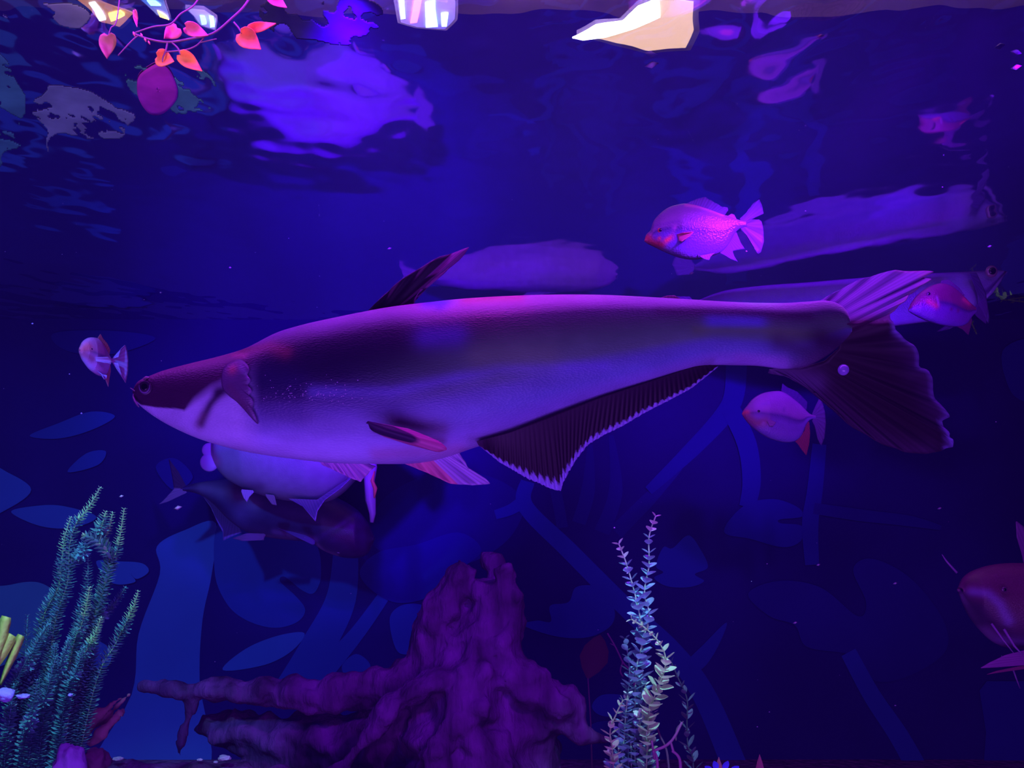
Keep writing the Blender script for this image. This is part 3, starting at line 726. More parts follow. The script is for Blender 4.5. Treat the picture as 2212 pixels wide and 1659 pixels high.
# pale fish deep behind the big one, showing only as a mirror image in the surface above its back
Y6 = 2.95
r = thing('pale_catfish', P(1130, 720, Y6), 'pale fish hidden behind the big catfish, mirrored in the surface above its back', 'fish')
f6 = Fish(1130, 720, Y6, r)
f6.body('body', [(900, 716), (930, 705), (1000, 690), (1120, 682), (1240, 684), (1310, 694), (1334, 715)],
        [(900, 722), (930, 730), (1000, 752), (1100, 772), (1200, 776), (1280, 762), (1320, 738), (1334, 722)],
        lambda u: float(np.interp(u, [0, .1, .5, .9, 1], [8, 24, 44, 36, 6])), lambda X, Z, U, Vv, NY: np.tile(np.array((.46, .36, .66)), (len(X), 1)), m_skin2, N=70, M=36)
f6.fin('caudal_fin', [(906, 714), (906, 724)], [(890, 700), (862, 690), (872, 720), (862, 750), (892, 734)], m_fin, (.3, .25, .5), n=24)
f6.fin('dorsal_fin', [(1150, 684), (1200, 684)], [(1140, 682), (1120, 668), (1160, 672), (1205, 682)], m_fin, (.3, .25, .5), n=20)

# ------------------------------------------------------------------ 5. dark catfish below, facing right
Y7 = 2.78
r = thing('shark_catfish', P(600, 1110, Y7), 'dim purple catfish facing right under the pale fish, round dark head', 'fish')
f7 = Fish(600, 1110, Y7, r)


def c7(X, Z, U, Vv, NY):
    C = np.zeros((len(X), 3)); st = [0, .2, .5, .8, 1]; cols = np.array([(.07, .05, .20), (.035, .02, .10), (.06, .05, .18), (.04, .025, .10), (.08, .05, .14)])
    for k in range(3): C[:, k] = np.interp(Vv, st, cols[:, k])
    return paint(C, X, Z, [([(440, 1052), (500, 1066), (560, 1090)], 14, (.20, .18, .32), .7), ([(530, 1105)], 24, (.16, .14, .42), .7),
                           ([(760, 1150)], 52, (.06, .015, .07), .9), ([(692, 1178), (705, 1192), (730, 1200)], 5, (.42, .22, .42), .9),
                           ([(600, 1148), (660, 1158), (690, 1165)], 6, (.24, .12, .36), .7), ([(540, 1158), (640, 1164)], 5, (.22, .12, .24), .8)])


f7.body('body', [(396, 1052), (420, 1044), (460, 1038), (520, 1034), (600, 1040), (680, 1056), (730, 1076), (770, 1100), (795, 1130), (808, 1160)],
        [(396, 1060), (430, 1068), (460, 1088), (500, 1128), (540, 1152), (600, 1164), (670, 1172), (700, 1190), (740, 1204), (775, 1205), (796, 1194), (808, 1168)],
        lambda u: float(np.interp(u, [0, .1, .4, .75, .92, 1], [6, 14, 40, 60, 52, 10])), c7, m_skin, N=130, M=56)
f7.fin('caudal_fin', [(402, 1050), (402, 1060)], [(400, 1046), (386, 1020), (364, 990), (372, 1030), (376, 1056), (352, 1082), (342, 1090), (362, 1084), (404, 1064)],
       m_fin, lambda T, S, X, Z: np.where((Z > 1056)[:, None], np.array((.36, .24, .46)), np.array((.07, .03, .10))), n=50)
f7.fin('anal_fin', [(440, 1066), (480, 1104), (520, 1140)], [(442, 1074), (458, 1096), (470, 1124), (484, 1150), (484, 1168), (500, 1160), (524, 1150)], m_fin,
       edgecol((.08, .04, .16), (.08, .04, .16), (.26, .20, .60), e0=.86), n=50, y=-.01)
f7.fin('pelvic_fin', [(580, 1155), (576, 1162)], [(576, 1152), (540, 1151), (508, 1162), (530, 1168), (576, 1166)], m_fin, (.30, .14, .38), n=30, y=-.03)
f7.fin('pectoral_fin', [(690, 1162), (688, 1174)], [(684, 1158), (640, 1140), (606, 1138), (630, 1150), (684, 1176)], m_fin, (.16, .09, .40), n=30, y=-.052)
f7.fin('dorsal_fin', [(600, 1044), (640, 1048)], [(590, 1036), (566, 1010), (600, 1020), (640, 1042)], m_fin, (.06, .03, .1), n=20)
f7.ball('gill_spot', 692, 1156, -.050, 6, mat('pale_gill', (.75, .5, .95), .3), sy=.5)
f7.eye(738, 1187, -.042, 7, mat('violet_iris', (.45, .25, .55), .3), m_pup)

# ------------------------------------------------------------------ 6. catfish coming in at the right edge
Y8 = 1.75
r = thing('shark_catfish', P(2300, 1320, Y8), 'magenta-brown catfish entering at the right edge with barbels and a bright pectoral fin', 'fish')
f8 = Fish(2300, 1320, Y8, r)


def c8(X, Z, U, Vv, NY):
    C = np.zeros((len(X), 3)); st = [0, .15, .5, .85, 1]; cols = np.array([(.20, .05, .12), (.10, .02, .06), (.10, .02, .06), (.07, .03, .08), (.22, .12, .3)])
    for k in range(3): C[:, k] = np.interp(Vv, st, cols[:, k])
    return paint(C, X, Z, [([(2088, 1276), (2110, 1278), (2132, 1300), (2150, 1336)], 9, (.20, .12, .40), .8), ([(2096, 1310), (2110, 1340)], 14, (.04, .015, .06), .9),
                           ([(2150, 1380), (2212, 1392)], 10, (.2, .1, .36), .8)])


f8.body('body', [(2074, 1270), (2084, 1246), (2110, 1230), (2150, 1219), (2200, 1216), (2280, 1222), (2380, 1240), (2480, 1262), (2560, 1284)],
        [(2074, 1280), (2086, 1310), (2110, 1350), (2150, 1390), (2200, 1402), (2280, 1402), (2380, 1374), (2480, 1326), (2560, 1300)],
        lambda u: float(np.interp(u, [0, .06, .25, .5, .8, 1], [14, 46, 70, 66, 34, 12])), c8, m_skin, N=110, M=56)
f8.fin('dorsal_fin', [(2212, 1222), (2270, 1226)], [(2208, 1200), (2196, 1160), (2194, 1124), (2214, 1140), (2240, 1180), (2272, 1222)], m_fin, (.20, .08, .26), n=30)
f8.fin('pectoral_fin', [(2232, 1392), (2230, 1416)], [(2210, 1394), (2170, 1392), (2130, 1402), (2096, 1418), (2076, 1430), (2110, 1428), (2160, 1424), (2214, 1424)], m_fin, (.34, .10, .40), n=50, y=-.07)
f8.fin('pectoral_fin', [(2236, 1416), (2234, 1424)], [(2212, 1424), (2160, 1430), (2120, 1438), (2098, 1446), (2130, 1441), (2180, 1434), (2216, 1432)], m_fin, (.38, .07, .22), n=40, y=-.055)
f8.fin('caudal_fin', [(2552, 1284), (2552, 1300)], [(2560, 1270), (2640, 1200), (2610, 1290), (2650, 1380), (2560, 1304)], m_fin, (.1, .04, .1), n=30)
for pts, rr in (([(2084, 1240, .03), (2066, 1215, .04), (2056, 1200, .04)], 2.6), ([(2112, 1340, -.05), (2130, 1372, -.06), (2146, 1398, -.07)], 2.6), ([(2132, 1350, -.06), (2148, 1384, -.07), (2160, 1402, -.08)], 3.0),
                ([(2156, 1432, -.05), (2164, 1455, -.05), (2172, 1476, -.05)], 2.0)):
    V = []; fc = []; tube(V, fc, [f8.L(x, z, y_) for x, z, y_ in pts], [rr * f8.k, rr * .8 * f8.k, rr * .3 * f8.k], 7)
    mesh('barbel', V, fc, mat('barbel', (.24, .12, .34), .4), r)
f8.eye(2136, 1268, -.055, 6, m_eyed, m_pup)
for xx in (0,):
    V = []; fc = []
r = None

# ------------------------------------------------------------------ driftwood
m_wood = mat('driftwood', (.095, .024, .12), .75, .2, bump=1.0, bscale=60, var=.75, vscale=16, stretch=(1, 1, .25))
m_wood2 = mat('pale_driftwood', (.24, .12, .17), .75, .2, bump=.9, bscale=26, var=.4, vscale=14, stretch=(1, 1, .35))


def wood(name, paths, Y, org, label, m=None, voxel=.009, n=14, cat='driftwood'):
    V = []; fc = []
    for i, pth in enumerate(paths):
        p, rr = curve3(pth, Y); tube(V, fc, p, rr, n, wob=.35, seed=i + 1.7)
    o = mesh(name, sub(V, org), fc, m or m_wood, loc=org)
    rm = o.modifiers.new('fuse', 'REMESH'); rm.mode = 'VOXEL'; rm.voxel_size = voxel; rm.use_smooth_shade = True
    tx = bpy.data.textures.new(name + '_grain', 'CLOUDS'); tx.noise_scale = .05
    dp = o.modifiers.new('grain', 'DISPLACE'); dp.texture = tx; dp.strength = .045; dp.mid_level = .5
    sm = o.modifiers.new('ease', 'SMOOTH'); sm.iterations = 2
    return tag(o, label, cat)


Yw = 2.3
wood('driftwood_stump', [
    [(1060, 1260, 0, 52), (1050, 1340, 0, 66), (1030, 1420, 0, 96), (1020, 1520, 0, 130), (1010, 1700, 0, 150), (1000, 1850, 0, 170)],
    [(1085, 1222, -.04, 22), (1098, 1260, -.04, 26), (1095, 1330, -.03, 34), (1080, 1420, -.05, 50)],
    [(1010, 1214, -.02, 26), (985, 1260, -.02, 30), (950, 1320, -.02, 40), (925, 1380, 0, 44), (950, 1440, 0, 60)],
    [(1040, 1212, .05, 20), (1080, 1220, .05, 18), (1070, 1300, .05, 30)],
    [(980, 1440, 0, 70), (900, 1470, 0, 52), (800, 1490, 0, 44), (700, 1498, 0, 38), (600, 1500, 0, 32), (500, 1492, 0, 26), (400, 1488, 0, 20), (330, 1486, 0, 15), (290, 1488, 0, 8)],
    [(420, 1500, 0, 16), (408, 1540, 0, 12), (395, 1590, 0, 11), (386, 1634, 0, 7)],
    [(1000, 1540, 0, 80), (820, 1600, .05, 74), (640, 1600, .08, 60), (500, 1580, .10, 42), (430, 1560, .10, 20)],
    [(640, 1620, .1, 60), (560, 1720, .1, 70), (520, 1850, .1, 90)],
    [(1060, 1400, -.04, 44), (1110, 1450, -.06, 40), (1170, 1500, -.06, 42), (1220, 1530, -.06, 38), (1240, 1570, -.05, 24), (1290, 1592, -.05, 13), (1330, 1598, -.05, 5)],
    [(1180, 1520, -.04, 40), (1150, 1640, 0, 60), (1160, 1850, 0, 90)],
    [(1000, 1480, -.12, 30), (985, 1560, -.14, 26), (940, 1620, -.15, 28), (960, 1700, -.15, 40), (1060, 1850, -.12, 60)],
    [(960, 1460, -.1, 30), (870, 1510, -.14, 24), (825, 1545, -.15, 26), (800, 1590, -.15, 14), (740, 1650, -.15, 16), (690, 1720, -.14, 24), (640, 1850, -.1, 40)],
    [(1060, 1430, -.1, 24), (1000, 1560, -.14, 20), (1080, 1660, -.14, 30), (1180, 1850, -.1, 50)],
], Yw, P(1000, 1830, Yw), 'dark violet driftwood stump with hollow top and a long branch reaching left')
wood('driftwood_branch', [
    [(280, 1500, 0, 4), (250, 1530, 0, 8), (210, 1565, 0, 12), (170, 1600, 0, 12), (120, 1660, 0, 16), (60, 1900, 0, 20)],
    [(262, 1508, -.02, 3), (215, 1540, -.03, 6), (175, 1576, -.03, 7), (130, 1610, -.02, 8)],
    [(268, 1530, -.02, 3), (230, 1570, -.03, 8), (190, 1612, -.03, 8)],
], 1.75, P(120, 1660, 1.75), 'thin forked driftwood branch slanting up beside the feathery left plant', m_wood2, voxel=.004, n=10)
wood('driftwood_log', [
    [(-80, 1706, 0, 50), (200, 1690, 0, 44), (500, 1698, 0, 46), (760, 1716, 0, 46), (960, 1730, 0, 40)],
], 2.05, P(500, 1700, 2.05), 'low reddish log lying along the bottom edge below the stump', m_wood, voxel=.01)


def rock(px, py, Y, r, label, m, sx=1.0, sz=1.0, seed=1, cat='rock', group=None, name='rock'):
    bm = bmesh.new(); bmesh.ops.create_icosphere(bm, subdivisions=4, radius=r * Y / F)
    R = r * Y / F
    for v in bm.verts:
        q = v.co.normalized(); d = 1 + .32 * noise.noise(q * 1.6 + Vector((seed, 0, 0))) + .10 * noise.noise(q * 5 + Vector((seed, 3, 0)))
        v.co = Vector((q.x * sx, q.y, q.z * sz)) * R * d
    me = bpy.data.meshes.new(name); bm.to_mesh(me); bm.free(); me.polygons.foreach_set('use_smooth', [True] * len(me.polygons)); me.materials.append(m)
    o = bpy.data.objects.new(name, me); COL.objects.link(o); o.location = P(px, py, Y)
    return tag(o, label, cat, group)


m_rock = mat('violet_rock', (.26, .16, .50), .8, .2, bump=.6, bscale=40, var=.3, vscale=20)
m_rock2 = mat('dark_rock', (.10, .04, .10), .8, .2, bump=.6, bscale=40, var=.3, vscale=20)
rock(152, 1655, 1.32, 36, 'pale violet rock at the bottom left among the plants', m_rock, .9, 1.4, 2)
rock(206, 1645, 1.38, 28, 'dark round rock right of the pale violet rock', m_rock2, 1, 1, 5)
m_peb = mat('pale_pebble', (.42, .36, .52), .7)
for i, (x, y_, q, lb) in enumerate([(485, 1637, 9, 'largest pale pebble on the low log'), (255, 1639, 7, 'pale pebble at the left end of the low log'), (432, 1641, 4, 'tiny pale pebble just left of the largest one'), (466, 1646, 3.5, 'tiny pale pebble touching the shade of the largest one')]):
    rock(x, y_, 2.02, q, lb, m_peb, 1.5, .7, i + 9, 'pebble', 'pebbles on the low log', 'pebble')

# ------------------------------------------------------------------ plants
def leaf_mesh(V, fc, C, base, d, up, ln, wd, col, cup=.25, shape='round'):
    """small pointed-round leaf from base along d, with a midrib fold"""
    d = d.normalized(); s_ = d.cross(up); s_ = s_.normalized() if s_.length > 1e-4 else Vector((1, 0, 0)); nrm = s_.cross(d).normalized()
    prof = [(0, .10), (.2, .62), (.45, 1.0), (.7, .85), (.9, .42), (1, .03)] if shape == 'round' else [(0, .06), (.2, .5), (.45, 1), (.75, .55), (1, .02)]
    b0 = len(V)
    for t, q in prof:
        c = base + d * ln * t + nrm * ln * cup * t * t
        V.append(c - s_ * wd * q / 2 + nrm * wd * q * .18); V.append(c); V.append(c + s_ * wd * q / 2 + nrm * wd * q * .18)
        for k in range(3): C.append(col)
    for i in range(len(prof) - 1):
        a = b0 + i * 3; fc.append((a, a + 1, a + 4, a + 3)); fc.append((a + 1, a + 2, a + 5, a + 4))


def sprig(name, pts, Y, m, parent, org, leaf_px, step_px, colf, whorl=2, r_px=1.6, lift=.35, wr=.8, seed=0, sizef=None):
    rd = random.Random(seed)
    p, rr = curve3([(a, b, c, r_px) for a, b, c in pts], Y, 8)
    V = []; fc = []; tube(V, fc, p, rr, 6); C = [tuple(np.array(colf(0.0, rd)) * .6)] * len(V)
    cum = [0]
    for a, b in zip(p[:-1], p[1:]): cum.append(cum[-1] + (b - a).length)
    L_ = cum[-1]; st = step_px * Y / F; k = 0; s_ = 0
    while s_ < L_:
        i = min(np.searchsorted(cum, s_, side='right') - 1, len(p) - 2); t = (s_ - cum[i]) / max(cum[i + 1] - cum[i], 1e-9)
        q = p[i].lerp(p[i + 1], t); ax = (p[0] - p[-1]).normalized() if False else (p[i] - p[i + 1]).normalized()
        fr = s_ / L_; sz = leaf_px * Y / F * (sizef(fr) if sizef else min(1, .55 + 2.2 * fr)) * rd.uniform(.85, 1.15)
        a0 = k * 1.9 + rd.uniform(-.3, .3)
        e1 = ax.cross(Vector((0, 1, 0))).normalized(); e2 = ax.cross(e1).normalized()
        for w_ in range(whorl):
            an = a0 + 2 * math.pi * w_ / whorl
            d = (e1 * math.cos(an) + e2 * math.sin(an)) + ax * lift
            leaf_mesh(V, fc, C, q, d, ax, sz, sz * wr, colf(fr, rd))
        s_ += st * rd.uniform(.85, 1.15); k += 1
    return mesh(name, sub(V, org), fc, m, parent, np.array(C))


m_leafc = mat('pale_leaf', rough=.5, spec=.3, attr=True, transl=.25)
Yp = 1.72
orgp = P(1370, 1900, Yp)
cp = thing('money_leaf_plant', orgp, 'upright water plant with pale round paired leaves right of the stump', 'plant')


def lc(f, r_):
    return tuple(np.array((.36, .52, .70)) * r_.uniform(.7, 1.3)) if f > .05 else (.75, .85, .7)


def lc2(f, r_):
    return tuple(np.array((.85, .85, .62)) * r_.uniform(.75, 1.1)) if f < .55 else tuple(np.array((.50, .68, .60)) * r_.uniform(.7, 1.1))


def lcd(f, r_):
    return tuple(np.array((.16, .14, .26)) * r_.uniform(.7, 1.2))


sprig('leafy_stem', [(1416, 1116, 0), (1402, 1160, 0), (1402, 1220, 0), (1392, 1280, 0), (1402, 1330, 0), (1385, 1400, 0), (1372, 1500, 0), (1375, 1900, 0)], Yp, m_leafc, cp, orgp, 27, 16.5, lc, seed=1, wr=.95)
sprig('leafy_stem', [(1337, 1176, 0), (1352, 1215, 0), (1368, 1270, 0), (1382, 1330, 0), (1388, 1390, .02), (1386, 1500, .02), (1370, 1900, .02)], Yp, m_leafc, cp, orgp, 27, 16.5, lc, seed=2, wr=.95)
sprig('leafy_stem', [(1364, 1338, -.05), (1395, 1358, -.05), (1425, 1390, -.05), (1438, 1425, -.05), (1430, 1465, -.05), (1412, 1510, -.04), (1400, 1570, -.03), (1390, 1900, 0)], Yp, m_leafc, cp, orgp, 27, 14, lc2, seed=3,
      sizef=lambda f: float(np.interp(f, [0, .14, .18, .3, 1], [.45, .5, .9, 1.15, 1.05])), wr=.9)
sprig('leafy_stem', [(1346, 1512, -.06), (1330, 1545, -.06), (1318, 1580, -.06), (1324, 1640, -.06), (1340, 1900, -.03)], Yp, m_leafc, cp, orgp, 24, 16, lc2, seed=4, wr=.65)
for i, (x0, y0, x1) in enumerate([(1350, 1380, 1356), (1372, 1430, 1378), (1394, 1480, 1392), (1356, 1500, 1346), (1378, 1540, 1384), (1338, 1560, 1332), (1410, 1540, 1400), (1362, 1590, 1360), (1318, 1620, 1316), (1395, 1590, 1404), (1345, 1625, 1340)]):
    sprig('leafy_stem', [(x0, y0, .03 - .015 * (i % 5)), (x1 + 4, y0 + 70, 0), (x1, y0 + 180, 0), (1366, 1900, 0)], Yp, m_leafc, cp, orgp, 25, 14,
          (lambda f, r_: tuple(np.array((.20, .28, .42)) * r_.uniform(.6, 1.2))) if i < 2 else lc, seed=10 + i, wr=.8)
orgd = P(1490, 1900, 1.95)
dp_ = thing('money_leaf_plant', orgd, 'dim plant stem with small winged leaves, behind the pale plant on its right', 'plant')
sprig('leafy_stem', [(1450, 1430, 0), (1465, 1465, 0), (1484, 1510, 0), (1484, 1560, 0), (1486, 1610, 0), (1498, 1660, 0), (1500, 1900, 0)], 1.95, m_leafc, dp_, orgd, 26, 19, lcd, seed=31, wr=.5, lift=.6)

# feathery plant on the left
Yf_ = 1.6
orgf = P(80, 1900, Yf_)
fp = thing('feathery_water_plant', orgf, 'bushy teal water plant of fine whorled stems at the left edge', 'plant')
m_leaff = mat('feathery_leaf', rough=.6, spec=.2, attr=True, transl=.2)


def lf(f, r_):
    if f < .10: return (.55, .90, .50)
    return tuple(np.array((.16, .42, .42)) * r_.uniform(.6, 1.5)) if r_.random() > .06 else (.4, .75, .5)


def lf2(f, r_):
    return tuple(np.array((.13, .38, .44)) * r_.uniform(.6, 1.5)) if r_.random() > .04 else (.3, .6, .5)


fst = [
    ([(216, 1054, 0), (192, 1095, 0), (165, 1130, 0), (150, 1180, 0), (145, 1260, 0), (110, 1400, 0), (60, 1900, 0)], 0),
    ([(153, 1118, .02), (140, 1160, .02), (132, 1220, .02), (125, 1270, .02), (80, 1400, .02), (40, 1900, 0)], 0),
    ([(268, 1100, 0), (262, 1140, 0), (252, 1190, 0), (232, 1230, 0), (222, 1280, 0), (190, 1400, 0), (100, 1900, 0)], 0),
    ([(243, 1108, .01), (236, 1140, .01), (224, 1170, .01), (240, 1200, .01), (228, 1260, 0), (180, 1420, 0), (90, 1900, 0)], 0),
    ([(228, 1106, -.01), (220, 1135, -.01), (212, 1155, 0), (236, 1196, 0), (232, 1225, 0)], 0),
    ([(180, 1156, -.02), (200, 1164, -.02), (222, 1180, -.02), (238, 1200, -.02)], 0),
    ([(186, 1160, -.02), (180, 1190, -.02), (165, 1205, 0), (152, 1225, 0)], 1),
    ([(190, 1190, 0), (190, 1240, 0), (186, 1290, 0), (160, 1400, 0), (90, 1900, 0)], 1),
    ([(193, 1270, -.03), (186, 1310, -.03), (176, 1350, -.03), (150, 1440, -.02), (90, 1900, 0)], 0),
    ([(298, 1278, .02), (288, 1310, .02), (270, 1350, .02), (250, 1390, .02), (200, 1500, 0), (120, 1900, 0)], 0),
    ([(218, 1335, -.03), (210, 1360, -.03), (190, 1400, -.03), (160, 1480, -.02), (100, 1900, 0)], 0),
    ([(140, 1290, 0), (120, 1330, 0), (90, 1380, 0), (60, 1450, 0), (20, 1600, 0), (10, 1900, 0)], 1),
    ([(105, 1350, -.03), (85, 1380, -.03), (62, 1430, -.03), (30, 1500, 0), (0, 1900, 0)], 1),
    ([(270, 1270, .05), (250, 1300, .05), (225, 1330, .05), (200, 1380, 0), (120, 1900, 0)], 1),
    ([(60, 1420, -.04), (40, 1460, -.04), (20, 1520, -.04), (0, 1900, 0)], 1),
    ([(180, 1400, -.05), (165, 1450, -.05), (140, 1520, -.04), (80, 1900, 0)], 1),
    ([(150, 1380, -.06), (130, 1440, -.05), (100, 1520, -.04), (50, 1900, 0)], 1),
    ([(120, 1420, -.06), (100, 1500, -.06), (70, 1580, -.04), (40, 1900, 0)], 1),
    ([(30, 1480, -.06), (20, 1560, -.06), (10, 1640, -.04), (0, 1900, 0)], 1),
    ([(80, 1470, -.08), (70, 1540, -.08), (50, 1620, -.04), (20, 1900, 0)], 1),
    ([(160, 1470, -.02), (130, 1540, -.02), (110, 1620, 0), (80, 1900, 0)], 1),
    ([(200, 1440, .02), (190, 1480, .02), (150, 1560, 0), (100, 1900, 0)], 1),
] + [([(60 + 17 * k - 9 * (k % 3), 1330 + (k * 53) % 150, .03 - .012 * (k % 6)), (48 + 15 * k, 1500, 0), (30 + 12 * k, 1640, 0), (40 + 6 * k, 1900, 0)], 1) for k in range(10)]
for i, (pts, dim) in enumerate(fst):
    sprig('leafy_stem', pts, Yf_, m_leaff, fp, orgf, 14, 5.6, lf2 if dim else lf, whorl=5, r_px=1.2, lift=.15, wr=.36, seed=50 + i, sizef=lambda f: min(1.3, .5 + 5 * f))

# yellow-green blades at the very left edge
orgy = P(-20, 1800, 1.5)
yp = thing('yellow_leaf_plant', orgy, 'yellow-green plant with blunt blade leaves cut by the left edge', 'plant')
m_yel = mat('yellow_blade', (.75, .85, .16), .5, .3, var=.15, vscale=30, bump=.3, bscale=120, transl=.2)
for k, (tip, root_, wd) in enumerate([((14, 1332), (-20, 1460), 26), ((24, 1370), (-30, 1470), 30), ((46, 1372), (0, 1480), 20)]):
    V = []; fc = []
    a = np.array(root_, float); b = np.array(tip, float); d = (b - a); nn2 = np.array((-d[1], d[0])) / np.hypot(*d)
    for i in range(13):
        t = i / 12; c = a + d * t; wv = wd * (.35 + .65 * min(1, t * 1.6)) / 2 * (1 if t < .97 else .8)
        for s_ in (-1, -.5, 0, .5, 1):
            q = c + nn2 * wv * s_; V.append(P(q[0], q[1], 1.5 + .01 * abs(s_) + .01 * k))
    for i in range(12):
        for j in range(4): fc.append((i * 5 + j, i * 5 + j + 1, (i + 1) * 5 + j + 1, (i + 1) * 5 + j))
    o = mesh('blade', sub(V, orgy), fc, m_yel, yp); md = o.modifiers.new('t', 'SOLIDIFY'); md.thickness = .0012
V = []; fc = []; tube(V, fc, sub([P(-8, 1475, 1.5), P(-20, 1600, 1.5), P(-20, 1800, 1.5)], orgy), [.004, .004, .005], 8); mesh('stem', V, fc, m_yel, yp)

# pale lumps caught in the left plant
m_lump = mat('pale_violet_lump', (.40, .30, .95), .6, .3, bump=.8, bscale=60)
rock(12, 1500, 1.5, 17, 'bright violet shell lump at the left edge below the yellow blades', m_lump, 1.1, .8, 21, 'shell', name='shell')
rock(50, 1504, 1.5, 8, 'small violet shell lump just right of the larger one', m_lump, 1.8, .6, 22, 'shell', name='shell')
rock(152, 1501, 1.5, 4, 'tiny bright blue speck of shell inside the feathery plant', m_lump, 1.2, .8, 23, 'shell', name='shell')

# twigs beside the centre plant
m_twig = mat('twig_bark', (.34, .16, .30), .7, .2)
m_twigd = mat('dim_twig_bark', (.13, .05, .12), .7, .2)


def twig(paths, Y, org, label, m):
    V = []; fc = []
    for pth in paths:
        p, rr = curve3(pth, Y, 5); tube(V, fc, p, rr, 7, wob=.25)
    o = mesh('twig', sub(V, org), fc, m, loc=org); return tag(o, label, 'twig')


twig([[(1412, 1622, 0, 3), (1440, 1610, 0, 3.2), (1458, 1590, 0, 3), (1473, 1560, 0, 2.6)], [(1412, 1622, 0, 3), (1420, 1650, 0, 3.4), (1415, 1750, 0, 4)], [(1412, 1622, -.01, 2.6), (1414, 1640, 0, 2.6), (1408, 1600, 0, 2.4)],
      [(1452, 1622, 0, 3), (1468, 1640, 0, 3.4), (1470, 1690, 0, 4)], [(1448, 1600, 0, 2.5), (1455, 1625, 0, 3)]],
     1.6, P(1440, 1690, 1.6), 'forked pinkish twig at the bottom, right of the pale plant', m_twig)
twig([[(1416, 1560, 0, 2), (1426, 1590, 0, 2.2), (1442, 1632, 0, 2.6), (1450, 1750, 0, 3)], [(1460, 1600, 0, 2), (1462, 1575, 0, 1.8), (1476, 1558, 0, 1.4)]], 1.75, P(1446, 1750, 1.75), 'thin dark twig rising behind the forked twig', m_twigd)
twig([[(1312, 1368, 0, 1.8), (1328, 1395, 0, 1.8), (1345, 1430, 0, 2), (1370, 1480, 0, 2.4), (1390, 1700, 0, 3)], [(1345, 1430, 0, 1.6), (1340, 1450, 0, 1.8), (1346, 1462, 0, 1.2)], [(1328, 1395, 0, 1.2), (1318, 1390, 0, .8)]],
     2.3, P(1380, 1700, 2.3), 'very dim thin twig between the stump and the pale plant', m_twigd)
orgl = P(1280, 1700, 2.6)
dl = thing('broad_leaf_plant', orgl, 'dim reddish oval leaf on a stalk behind the stump, left of the pale plant', 'plant')
V = []; fc = []; C = []
leaf_mesh(V, fc, C, P(1270, 1465, 2.6), Vector((.25, 0, 1)), Vector((0, -1, 0)), 100 * 2.6 / F, 62 * 2.6 / F, (.10, .03, .06)); mesh('leaf', sub(V, orgl), fc, m_leafc, dl, np.array(C))
V = []; fc = []; tube(V, fc, sub([P(1270, 1465, 2.6), P(1276, 1560, 2.6), P(1280, 1700, 2.6)], orgl), [.002, .002, .003], 6); mesh('stem', V, fc, m_twigd, dl)

# bright blue anemone-like petals and red leaf tips at the bottom edge
m_blue = mat('blue_petal', (.10, .16, .95), .5, .3); m_redl = mat('red_leaf_tip', (.34, .09, .14), .5, .3)
orgb = P(1550, 1700, 1.6)
bp_ = thing('blue_flower', orgb, 'bright blue flower cut by the bottom edge right of the twigs', 'flower')
for i, (x, y_, an) in enumerate([(1540, 1668, -.9), (1550, 1664, -.3), (1562, 1664, .3), (1576, 1668, .9)]):
    V = []; fc = []; C = []
    leaf_mesh(V, fc, C, P(x, y_, 1.6), Vector((an, 0, .7)), Vector((0, -1, 0)), 24 * 1.6 / F, 14 * 1.6 / F, (1, 1, 1)); mesh('petal', sub(V, orgb), fc, m_blue, bp_)
for i, (x, y0, y1, lb) in enumerate([(1552, 1664, 1634, 'dim red pointed leaf tip behind the blue flower'), (1640, 1672, 1628, 'dim red pointed leaf tip standing alone at the bottom edge')]):
    og = P(x, 1700, 1.7); V = []; fc = []; C = []
    leaf_mesh(V, fc, C, P(x, 1700, 1.7), Vector((0, 0, 1)), Vector((0, -1, 0)), (1700 - y1) * 1.7 / F, 22 * 1.7 / F, (1, 1, 1), cup=.05, shape='pt')
    o = mesh('red_leaf', sub(V, og), fc, m_redl, loc=og); tag(o, lb, 'leaf')

# small green sprigs far right
m_gl = mat('green_leaflet', rough=.5, attr=True)
for pts, lb in (([(2092, 684, 0), (2100, 700, 0), (2110, 722, 0)], 'small green sprig just below the gill of the slender grey fish'),
                ([(2140, 640, 0), (2160, 646, 0), (2180, 648, 0), (2212, 652, 0)], 'small dotted green sprig beside the right edge')):
    og = P(pts[-1][0], pts[-1][1], 2.9); t_ = thing('green_sprig', og, lb, 'plant')
    sprig('leafy_stem', pts, 2.9, m_gl, t_, og, 9, 9, lambda f, r_: tuple(np.array((.30, .9, .12)) * r_.uniform(.2, 1.1)), seed=int(pts[0][0]), wr=.6)

# ------------------------------------------------------------------ vine of orange leaves hanging at the surface, upper left
Yv = 1.14
orgv = P(420, -40, Yv)
vine = thing('trailing_vine', orgv, 'trailing vine with glowing orange-red heart leaves just under the surface at upper left', 'plant')
m_vl = mat('orange_vine_leaf', (1.0, .42, .12), .5, .3, var=.2, vscale=60, transl=.3)
m_vp = mat('rosy_vine_leaf', (.75, .22, .26), .5, .3, var=.25, vscale=60, transl=.3)
m_vb = mat('brown_vine_leaf', (.42, .20, .12), .5, .3, var=.25, vscale=60, transl=.3)
m_vs = mat('vine_stem', (.20, .08, .16), .5, .3)


